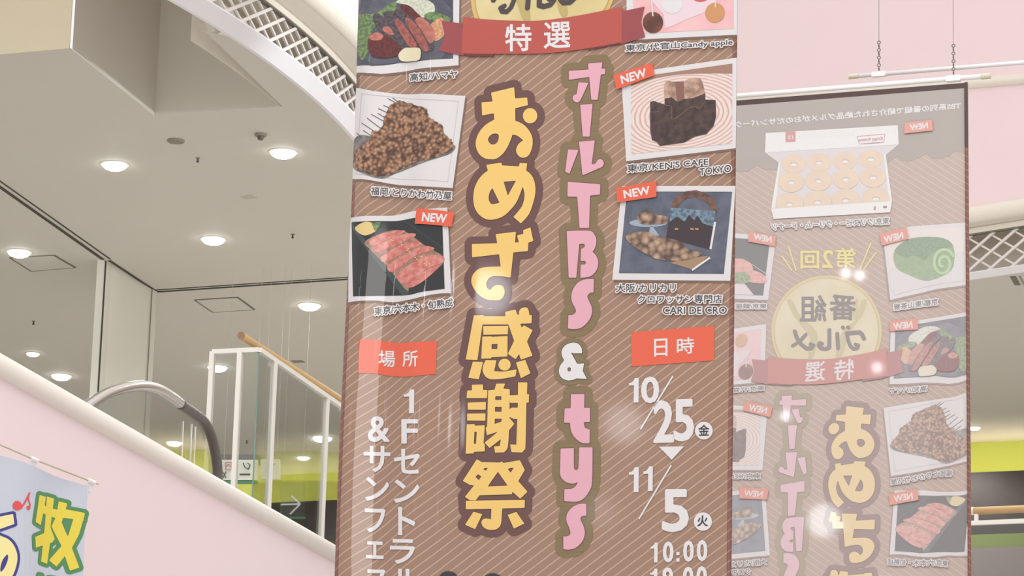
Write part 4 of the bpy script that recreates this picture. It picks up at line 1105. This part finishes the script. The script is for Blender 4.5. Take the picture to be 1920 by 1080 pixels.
tag(MB().beam(A_, B_, 0.10, 0.006).build('cover_plate', mat('plate_pale', (190, 184, 170))), 'faint pale cover plate on the ceiling above the middle downlight', 'cover plate')
A_, B_ = onceil(1899, 518), onceil(1908, 534)
e = empty('air_diffuser', (A_ + B_) / 2, 'dark grey slot air diffuser beneath the right lattice strip', 'diffuser')
MB().beam(A_, B_, 0.055, 0.012).build('slot', M_slotm, e); MB().beam(A_ + D1 * .065, B_ + D1 * .065, 0.012, 0.012).build('frame', M_vent, e)

# ------------------------------------------------------------------ partition column
n1, n2, n3 = onceil(183, 486), onceil(198, 489), onceil(293, 546); n4 = n1 + (n3 - n2)
ZP = 5.13
base = lambda q_, z_: np.array([q_[0], q_[1], z_])
e = empty('partition_column', base(n2, ZP - .5), 'tall cream partition column standing left of the glass balustrade', 'partition')
MB().prism([base(c_, ZP - .5) for c_ in (n1, n2, n3, n4)], ZZ, ZC - ZP + .5).build('body', M_part, e)
dpn = (n3 - n2) / np.linalg.norm(n3 - n2); nrm = np.cross(dpn, ZZ)
for nm, s0, s1, m_ in [('edge_frame', 0.00, 0.10, M_partf), ('edge_frame', 0.90, 1.0, M_partf)]:
    a = n2 + (n3 - n2) * s0; b = n2 + (n3 - n2) * s1
    MB().prism([base(a, ZP - .5), base(b, ZP - .5), base(b, ZC), base(a, ZC)], nrm, 0.012).build(nm, m_, e)
for nm, q_ in [('dark_reveal', n2 + nrm * 0.004), ('grey_reveal', n2 + (n3 - n2) * 1.0 + nrm * 0.008), ('grey_reveal', n2 + (n3 - n2) * 0.9 + nrm * 0.010)]:
    w = 0.014 if nm[0] == 'd' else 0.007
    MB().beam(base(q_, ZP - .5), base(q_, ZC), w, w, up=np.array([0, 1.0, 0])).build(nm, M_slot if nm[0] == 'd' else M_slotm, e)

# ------------------------------------------------------------------ pink parapet + coping
cop = [unz(x, y, ZP) for x, y in [(0, 688), (204, 806), (400, 919), (623, 1038)]]
cd0 = cop[-1] - cop[0]; cd0[2] = 0; cd0 /= np.linalg.norm(cd0)
ca, cb = cop[0] - cd0 * 3, cop[0] + cd0 * 13
struct(MB().tube([ca, cb], 0.064, 24).build('trim_5', M_coping, smooth=True))
nw = np.cross(cd0, ZZ)  # towards the viewer side (right)
wa, wb = ca + nw * 0.012, cb + nw * 0.012
struct(MB().prism([base(wa, 0), base(wb, 0), base(wb, ZP), base(wa, ZP)], -nw, 0.2).build('wall_parapet', M_pink))

# ------------------------------------------------------------------ glass balustrade
ZT = 6.42
e = empty('glass_balustrade', base(unz(514, 674, ZT), ZP - .2), 'white framed glass balustrade with wooden handrail behind the pink parapet', 'balustrade')
tp = {k_: unz(x, y, ZT) for k_, (x, y) in dict(a=(399, 660), b=(451, 657), c=(486, 656), d=(515, 675), e=(613, 744), f=(1050, 1010)).items()}
dirf = (tp['e'] - tp['c']); dirf /= np.linalg.norm(dirf); tp['f'] = tp['e'] + dirf * 5
mb = MB()
mb.beam(tp['a'], tp['c'], 0.035, 0.032); mb.build('top_rail', M_frame, e)
MB().beam(tp['c'], tp['f'], 0.035, 0.032).build('top_rail', M_frame, e)
dd = np.linalg.norm(tp['e'] - tp['d'])
posts = ['a', 'b', 'd', 'e']
for k_ in posts:
    MB().beam(base(tp[k_], ZP - .25), tp[k_], 0.032, 0.05, up=dirf).build('post', M_frame, e)
for i in range(1, 4):
    q_ = tp['e'] + dirf * dd * i; MB().beam(base(q_, ZP - .25), q_, 0.032, 0.05, up=dirf).build('post', M_frame, e)
for a, b in [('a', 'b'), ('b', 'c'), ('c', 'd'), ('d', 'e'), ('e', 'f')]:
    A_, B_ = tp[a], tp[b]; g_ = (B_ - A_) / np.linalg.norm(B_ - A_)
    A2, B2 = A_ + g_ * (0.02 if a != 'c' else 0.002), B_ - g_ * (0.02 if b != 'c' else 0.002)
    nn_ = np.cross(g_, ZZ)
    MB().prism([base(A2, ZP - .2), base(B2, ZP - .2), base(B2, ZT - .02), base(A2, ZT - .02)], nn_, 0.008).build('glass_pane', M_glass, e)
MB().beam(base(tp['c'], ZP - .2), tp['c'] - ZZ * .02, 0.008, 0.008, up=dirf).build('glass_corner_edge', M_glassedge, e)
ZH = ZT + 0.10
h0_, h1_ = unz(452, 629, ZH), unz(640, 750, ZH); hd = (h1_ - h0_) / np.linalg.norm(h1_ - h0_)
w_ = MB().tube([h0_, h1_ + hd * 5], 0.027, 20).build('wooden_handrail', M_wood, e, True); w_['label'] = 'round wooden handrail'
MB().tube([h0_ - hd * 0.002, h0_ + hd * 0.004], 0.0272, 20).build('handrail_end_cap', M_woodend, e)
for px_ in (0.62, 2.2, 3.9, 5.5):
    q_ = h0_ + hd * px_ * 1.0
    MB().beam(q_ - ZZ * 0.085, q_ - ZZ * 0.02, 0.03, 0.03, up=dirf).build('rail_bracket', M_frame, e)

# ------------------------------------------------------------------ escalator head
pe = atdist(408, 895, 21.0); ne = np.cross(cd0, ZZ)
def esc(x, y): return unp(x, y, pe, ne)
path = [(120, 795), (150, 772), (175, 753), (200, 738), (225, 729), (250, 724), (275, 724), (300, 731), (325, 746), (345, 762), (365, 776), (382, 790), (394, 812), (402, 840), (407, 870), (408, 900), (404, 930)]
def dens(P, k=5):
    P = [np.array(p, float) for p in P]; out = []
    for i in range(len(P) - 1):
        a, b = P[i], P[i + 1]; pm = P[i - 1] if i else a; pn = P[i + 2] if i + 2 < len(P) else b
        for j in range(k):
            t = j / k; out.append(0.5 * ((2 * a) + (b - pm) * t + (2 * pm - 5 * a + 4 * b - pn) * t * t + (3 * a - pm - 3 * b + pn) * t**3))
    out.append(P[-1]); return out
hp = [esc(*q_) for q_ in dens(path)]
e = empty('escalator', base(hp[-1], 4.2), 'escalator head with curved handrail coloured bright then black behind the pink parapet', 'escalator')
nS = 45
s1_ = MB().tube(hp[:nS], 0.034, 14).build('bright_handrail', M_railshine, e, True); s1_['label'] = 'handrail stretch coloured as a bright reflection'  # same belt as below, its reflection put into a lighter material
MB().tube(hp[nS - 2:], 0.0345, 14).build('rubber_handrail', M_rubber, e, True)['label'] = 'black rubber handrail'
gl = [q_ - ZZ * 0.03 for q_ in hp[::3]] + [base(hp[-1], 4.6), base(hp[0], 4.6)]
v2 = np.array([[(q_ - pe) @ cd0, q_[2]] for q_ in gl]); vv_, tt_ = triangulate([v2])
G0 = [pe + cd0 * x + ZZ * (z - pe[2]) for x, z in vv_]
mb = MB(); mb._add(G0, [tuple(t) for t in tt_]); mb._add([g_ - ne * 0.012 for g_ in G0], [tuple(t)[::-1] for t in tt_])
mb.build('glass_side', M_glass, e)
for x, y0, y1 in [(343, 790, 870), (359, 795, 878), (366, 800, 880)]:
    a, b = esc(x, y0), esc(x - 3, y1); MB().beam(a + ne * .004, b + ne * .004, 0.006, 0.004, up=ne).build('glass_seam', M_frame, e)

# ------------------------------------------------------------------ far cove wall
nf_ = np.cross(fd, ZZ); 
if nf_[1] > 0: nf_ = -nf_
G = lambda x, y, off=0.0: unp(x, y, farR + nf_ * off, nf_)
zg = G(1870, 884, 0.45)[2]
zg2 = G(600, 942, 0.45)[2]
print('ledge z', zg, zg2)
FL = lambda z, off=0.0: [base(F0, z) + nf_ * off, base(F1, z) + nf_ * off]
def slab(name, z0, z1, off0, off1, m, st=True):
    a, b = FL(z0, off0); c_, d_ = FL(z0, off1)
    o_ = MB().prism([a, b, d_, c_], ZZ, z1 - z0).build(name, m)
    if st: struct(o_)
    return o_
slab('wall_cove', zg - 0.3, ZC, 0.0, -0.1, M_green)
zb2 = G(1870, 1001, 0.45)[2]; zb3 = G(1870, 1026, 0.45)[2]
slab('wall_far', zb2, zg, 0.45, 0.40, M_dark)
slab('wall_far_lower', zb3, zb2, 0.45, 0.40, M_olive)
slab('wall_far_base', 3.0, zb3, 0.45, 0.40, M_mauve)
slab('trim_6', zg - 0.06, zg - 0.05, 0.40, 0.0, M_dark)
a, b = FL(zg - 0.045, 0.30); 
tag(MB().beam(a, b, 0.05, 0.01).build('cove_light', M_led), 'warm strip light hidden on the ledge lighting the lime wall', 'strip light')

# ------------------------------------------------------------------ right balustrade
pr1 = atdist(1826, 958, 26.0); zr = pr1[2]; pr2 = unz(1920, 954, zr); dr = (pr2 - pr1) / np.linalg.norm(pr2 - pr1)
e = empty('glass_balustrade', base(pr1, zr - 1.2), 'glass balustrade with wooden handrail right of the rear banner', 'balustrade')
ra, rb = pr1 + dr * 0.0, pr2 + dr * 2.5
MB().tube([ra, rb], 0.031, 18).build('wooden_handrail', M_wood, e, True)['label'] = 'round wooden handrail'
MB().tube([ra - dr * 0.05, ra], 0.033, 18).build('end_cap', M_frame, e)
pw = unp(1870, 979, pr1, np.cross(dr, ZZ)); zw = pw[2]
MB().beam(base(pr1 - dr * .1, zw), base(rb, zw), 0.035, 0.035).build('top_rail', M_frame, e)
nb_ = np.cross(dr, ZZ)
MB().prism([base(pr1 - dr * .1, zr - 1.2), base(rb, zr - 1.2), base(rb, zw - .02), base(pr1 - dr * .1, zw - .02)], nb_, 0.01).build('glass_pane', M_glass, e)
for t in (0.02, 1.5, 2.95): MB().beam(base(pr1 + dr * t, zw), base(pr1 + dr * t, zr - .02), 0.03, 0.03, up=dr).build('rail_bracket', M_frame, e)

# ------------------------------------------------------------------ hanging signs seen through the glass
sgn_d = 30.0
M_sign = mat('sign_white', (226, 226, 214), rough=0.4); M_signink = mat('sign_ink', (60, 60, 62)); M_signred = mat('sign_pink', (206, 110, 130)); M_signgreen = mat('sign_green', (60, 130, 84), rough=0.3)
def sgn_pt(x, y, off=0.0): P_ = atdist(500, 890, sgn_d); return unp(x, y, P_ + NB * off, NB)
def quad(mb, x0, y0, x1, y1, off, th=0.01): return mb.prism([sgn_pt(x0, y0, off), sgn_pt(x1, y0, off), sgn_pt(x1, y1, off), sgn_pt(x0, y1, off)], -NB, th)
e = empty('hanging_sign', sgn_pt(448, 900), 'white hanging sign board with small pictograms behind the balustrade posts', 'sign')
quad(MB(), 415, 862, 481, 900, 0.0, 0.04).build('board', M_sign, e)
for hx in (420, 476): MB().beam(sgn_pt(hx, 862, -.02), base(sgn_pt(hx, 862, -.02), ZC), .0015, .0015, up=NB).build('hanger_wire', M_ceil, e)
quad(MB(), 415, 901, 481, 906, 0.0, 0.04).build('green_edge', M_signgreen, e)
quad(MB(), 449, 888, 469, 891, 0.004).build('mark', M_signink, e)
mb = MB(); 
for q1, q2 in [((456, 868), (459, 876)), ((459, 876), (466, 880)), ((466, 880), (469, 872)), ((469, 872), (464, 868))]: mb.beam(sgn_pt(*q1, 0.006), sgn_pt(*q2, 0.006), 0.008, 0.004, up=NB)
mb.build('pictogram', M_signink, e)
mb = MB()
for q1, q2 in [((417, 884), (424, 896)), ((424, 884), (418, 896))]: mb.beam(sgn_pt(*q1, 0.006), sgn_pt(*q2, 0.006), 0.008, 0.004, up=NB)
mb.build('pictogram', M_signink, e)
mb = MB()
for q1, q2 in [((423, 867), (434, 867)), ((434, 867), (434, 881)), ((434, 881), (423, 881)), ((423, 881), (423, 867)), ((423, 875), (429, 870)), ((429, 870), (434, 876))]: mb.beam(sgn_pt(*q1, 0.006), sgn_pt(*q2, 0.006), 0.006, 0.004, up=NB)
mb.build('pictogram', M_signred, e)
e = empty('hanging_sign', sgn_pt(506, 898), 'small cream hanging sign board left of the arrow sign', 'sign')
quad(MB(), 489, 861, 523, 898, 0.0, 0.04).build('board', M_sign, e)
for hx in (493, 519): MB().beam(sgn_pt(hx, 862, -.02), base(sgn_pt(hx, 862, -.02), ZC), .0015, .0015, up=NB).build('hanger_wire', M_ceil, e)
mb = MB(); mb.beam(sgn_pt(508, 870, .006), sgn_pt(516, 870, .006), .008, .004, up=NB); mb.beam(sgn_pt(512, 870, .006), sgn_pt(511, 880, .006), .008, .004, up=NB); mb.build('pictogram', M_signink, e)
e = empty('hanging_sign', sgn_pt(545, 972), 'glass hanging sign with a white arrow pointing right', 'sign')
quad(MB(), 526, 905, 571, 970, 0.0, 0.012).build('glass_panel', M_glass, e)
for hx in (530, 567): MB().beam(sgn_pt(hx, 905, -.006), base(sgn_pt(hx, 905, -.006), ZC), .0015, .0015, up=NB).build('hanger_wire', M_ceil, e)
quad(MB(), 528, 969, 571, 972.5, 0.004, 0.02).build('green_edge', M_signgreen, e)
mb = MB()
for q1, q2 in [((527, 946), (562, 945)), ((547, 930), (563, 945)), ((563, 945), (544, 964))]: mb.beam(sgn_pt(*q1, 0.01), sgn_pt(*q2, 0.01), 0.014, 0.006, up=NB)
mb.build('arrow', M_white, e)
struct(quad(MB(), 380, 852, 478, 862, -0.3, 0.3).build('trim_7', mat('dark_beam', (120, 114, 116))))
for nm, xs_, y0, y1 in [('a', (420, 476), 861, 840), ]:
    for x in xs_: pass

# ------------------------------------------------------------------ banners
def glint(x, y, P, peak, z=8.3, rad=0.2):
    n_ = NB
    if P is PF:
        u, v = front_uv(x, y); h = UGRID
        wu = float(wave(u + h, v) - wave(u - h, v)) / (2 * h); wv = float(wave(u, v + .1) - wave(u, v - .1)) / .2
        n_ = NB - wu * D1 + wv * ZZ; n_ = n_ / np.linalg.norm(n_)
    q_ = unp(x, y, P, NB); d_ = q_ - CAM; d_ /= np.linalg.norm(d_); r_ = d_ - 2 * (d_ @ n_) * n_
    if r_[2] < 0.05: return
    t_ = (z - q_[2]) / r_[2]
    lamp('atrium_downlight', q_ + r_ * t_, peak / 0.04 * 39.5 * rad ** 2, rad, (0.9, 0.95, 1))
for x, y, pk_ in [(915, 550, .42), (868, 800, .3), (1170, 795, .22), (1128, 960, .08), (702, 672, .06)]: glint(x, y, PF, pk_)
for x, y, pk_ in [(1586, 512, .9), (1612, 516, .9), (1645, 690, .7), (1472, 781, .8)]: glint(x, y, PBk, pk_, 9.5 if y < 600 else 8.2, 0.05)
rootF = empty('hanging_banner', PF + D1 * BW / 2 - ZZ * BH, 'large brown striped banner with yellow and pink lettering hanging in front', 'banner')
emit_banner(rootF, surf_front, 'f')
rootB = empty('hanging_banner', PBk - D1 * BW / 2 - ZZ * BH, 'rear banner seen from its reverse with pale mirrored print and doughnut box', 'banner')
emit_banner(rootB, surf_back, 'back')


def pole(a, b, r, label, wires, cap_ends=(True, True), ztop=14.5):
    a, b = np.array(a, float), np.array(b, float); d = (b - a) / np.linalg.norm(b - a)
    e = empty('hanging_pole', (a + b) / 2, label, 'pole')
    MB().tube([a, b], r, 16).build('pipe', M_pole, e, True)
    for f_, q_, s_ in ((cap_ends[0], a, -1), (cap_ends[1], b, 1)):
        if f_: MB().tube([q_ - d * s_ * 0.02, q_ + d * s_ * 0.04], r * 1.18, 16).build('end_cap', M_cap, e)
    for w in wires:
        P_ = a + d * w
        MB().beam(P_ - d * 0.045 + ZZ * 0.0, P_ + d * 0.045, r * 2.3, r * 2.3).build('clamp', M_pole, e)
        MB().tube([P_ + ZZ * 0.22, P_ + ZZ * (ztop - P_[2])], 0.0022, 6).build('wire', M_wire, e)
        mb = MB(); z_ = r + 0.01
        for i in range(8):
            ax = D1 if i % 2 else D2
            mb.torus(P_ + ZZ * (z_ + 0.012), ax, ZZ, 0.010, 0.0028, 10, 6); z_ += 0.0255
        mb.build('chain', M_chain, e)
    return e


off = NB * -0.0
pA = unp(1846, 143, PBk, NB); pA0 = unp(1400, 178.5, PBk, NB); dA = (pA0 - pA); dA[2] *= 1; dA /= np.linalg.norm(dA)
w1 = np.linalg.norm(unp(1788, 148, PBk, NB) - pA)
pole(pA, pA + dA * 2.2, 0.016, 'white pipe with cream end cap carrying the rear banner', [w1, 2.0])
offB = PBk - NB * 0.35
pB0 = unp(1603, 143, offB, NB); pB1 = unp(1920, 117, offB, NB); dB = (pB1 - pB0) / np.linalg.norm(pB1 - pB0)
w2_ = np.linalg.norm(unp(1648, 139, offB, NB) - pB0)
pole(pB0, pB0 + dB * 2.4, 0.014, 'white pipe behind the rear banner pole running out of frame to the right', [w2_, 2.2])
pole(PF - D1 * .05 + ZZ * .02, PF + D1 * (BW + .05) + ZZ * .02, 0.016, 'white pipe above the frame carrying the front banner', [0.15, 1.75])

# ------------------------------------------------------------------ small blue grey pennant at lower left
pp = atdist(165, 905, 13.0); az = math.radians(30.5); dpn2 = np.array([math.sin(az), math.cos(az), 0]); npn = np.cross(dpn2, ZZ)
PN = lambda x, y, off_=0.0: unp(x, y, pp + npn * off_, npn)
e = empty('cloth_banner', PN(100, 1300), 'pale blue grey cloth banner with green edged yellow character at lower left', 'banner')
M_cloth = mat('blue_grey_cloth', (200, 202, 212), rough=0.7, col2=(188, 196, 212), nscale=6)
def cl(x, y, off_=0.0):
    q_ = PN(x, y, 0); s_ = (q_ - pp) @ dpn2; return q_ + npn * (off_ + 0.012 * math.sin(s_ * 14 + 1))
def flat_items(e, name, loops, m, off_):
    v, t = triangulate([rdp(L, 0.05) for L in loops])
    b2 = bmesh.new(); vs = [b2.verts.new((x, y, 0)) for x, y in v]
    for f in t: b2.faces.new([vs[i] for i in f])
    for i in range(int(v[:, 0].min() / 10), int(v[:, 0].max() / 10) + 1): bmesh.ops.bisect_plane(b2, geom=b2.verts[:] + b2.edges[:] + b2.faces[:], plane_co=(i * 10, 0, 0), plane_no=(1, 0, 0), dist=1e-5)
    b2.verts.index_update(); V = [cl(v_.co.x, v_.co.y, off_) for v_ in b2.verts]; Fc = [tuple(v_.index for v_ in f.verts) for f in b2.faces]; b2.free()
    return mkobj(name, V, Fc, m, e)
edgeL = np.array([(-500, 690), (-200, 790), (-60, 836), (0, 853), (40, 867), (80, 882), (120, 897), (150, 908), (160, 912), (160, 935), (158, 960), (155, 1020), (152, 1080), (148, 1300), (-500, 1300)], float)
ob = flat_items(e, 'cloth', [edgeL], M_cloth, 0.0)
sm = ob.modifiers.new('thickness', 'SOLIDIFY'); sm.thickness = 0.002; sm.offset = 0
P7 = Shape(); o, k = (0, 800), 3.857
P7.add(C((278, 495), (335, 508), (318, 600), (290, 712), (246, 688), (268, 560)), C((300, 565), (440, 605), (432, 665), (310, 625)), C((345, 505), (402, 520), (375, 720), (385, 760), (350, 990), (300, 975), (330, 720)), C((245, 798), (385, 750), (408, 810), (390, 835), (250, 875)),
       C((438, 540), (492, 555), (470, 640), (455, 690), (400, 740), (385, 720), (420, 650)), C((450, 590), (595, 625), (588, 680), (460, 655)), C((540, 630), (598, 630), (560, 780), (520, 870), (420, 1010), (368, 965), (450, 870), (500, 780)), C((400, 700), (455, 690), (490, 790), (560, 1020), (505, 1040), (455, 860), (395, 740)), o=o, k=k)
P7.segs(tbox('場', (62, 1078), (140, 1090), (58, 1160)))
M_yel = mat('cloth_yellow', (228, 208, 78), rough=0.7); M_grn = mat('cloth_green', (84, 138, 92), rough=0.7); M_nvy = mat('cloth_navy', (62, 64, 140), rough=0.7); M_crm = mat('cloth_cream', (240, 226, 158), rough=0.7); M_redn = mat('cloth_red', (224, 84, 84), rough=0.7)
flat_items(e, 'character_border', P7.loops(7.5, 1.5), M_grn, 0.002)
flat_items(e, 'character', P7.loops(0.3, 1.0), M_yel, 0.003)['label'] = 'yellow character'
P8 = Shape().add(C((-60, 655), (0, 650), (80, 632), (88, 705), (0, 740), (-60, 745)), [(-60, 800), (20, 798), (75, 845), (105, 930), (95, 1020), (60, 1100), (0, 1150), (-60, 1150)], o=o, k=k).cut([(0, 1010), (15, 960), (42, 925), (45, 960), (25, 1020), (0, 1050)], o=o, k=k)
flat_items(e, 'character_border', P8.loops(5.2, 1.5), M_nvy, 0.002); flat_items(e, 'character', P8.loops(0, 1.0), M_crm, 0.003)
P9 = Shape().add(ell(108, 572, 29, 34), ell(186, 588, 16, 14), o=o, k=k); P9.line([(132, 592), (165, 540), (194, 482)], 12, o, k); P9.line([(190, 490), (186, 530), (200, 570), (190, 600)], 9, o, k)
flat_items(e, 'music_note', P9.loops(0, 0.7), M_redn, 0.003)['label'] = 'red music note'
rp = [PN(x, y, 0.01) for x, y in [(-400, 700), (-200, 768), (0, 834), (60, 860), (120, 883), (184, 908)]]
MB().tube(rp, 0.0035, 8).build('cord', mat('cord_beige', (190, 180, 160)), e)
for x, y in [(63, 862), (170, 903)]:
    MB().tube([PN(x - 5, y - 3, 0.01), PN(x + 7, y + 2, 0.01)], 0.009, 10).build('clip', M_white, e)
    MB().prism([PN(x - 5, y, .006), PN(x + 5, y + 3, .006), PN(x + 3, y + 22, .006), PN(x - 5, y + 18, .006)], npn, 0.003).build('tie_strap', mat('strap_clear', (226, 220, 226), rough=.3), e)
MB().prism([PN(160, 908, .003), PN(172, 912, .003), PN(170, 922, .003), PN(161, 936, .003)], npn, 0.004).build('folded_corner', mat('cloth_fold', (214, 212, 214), rough=.7), e)
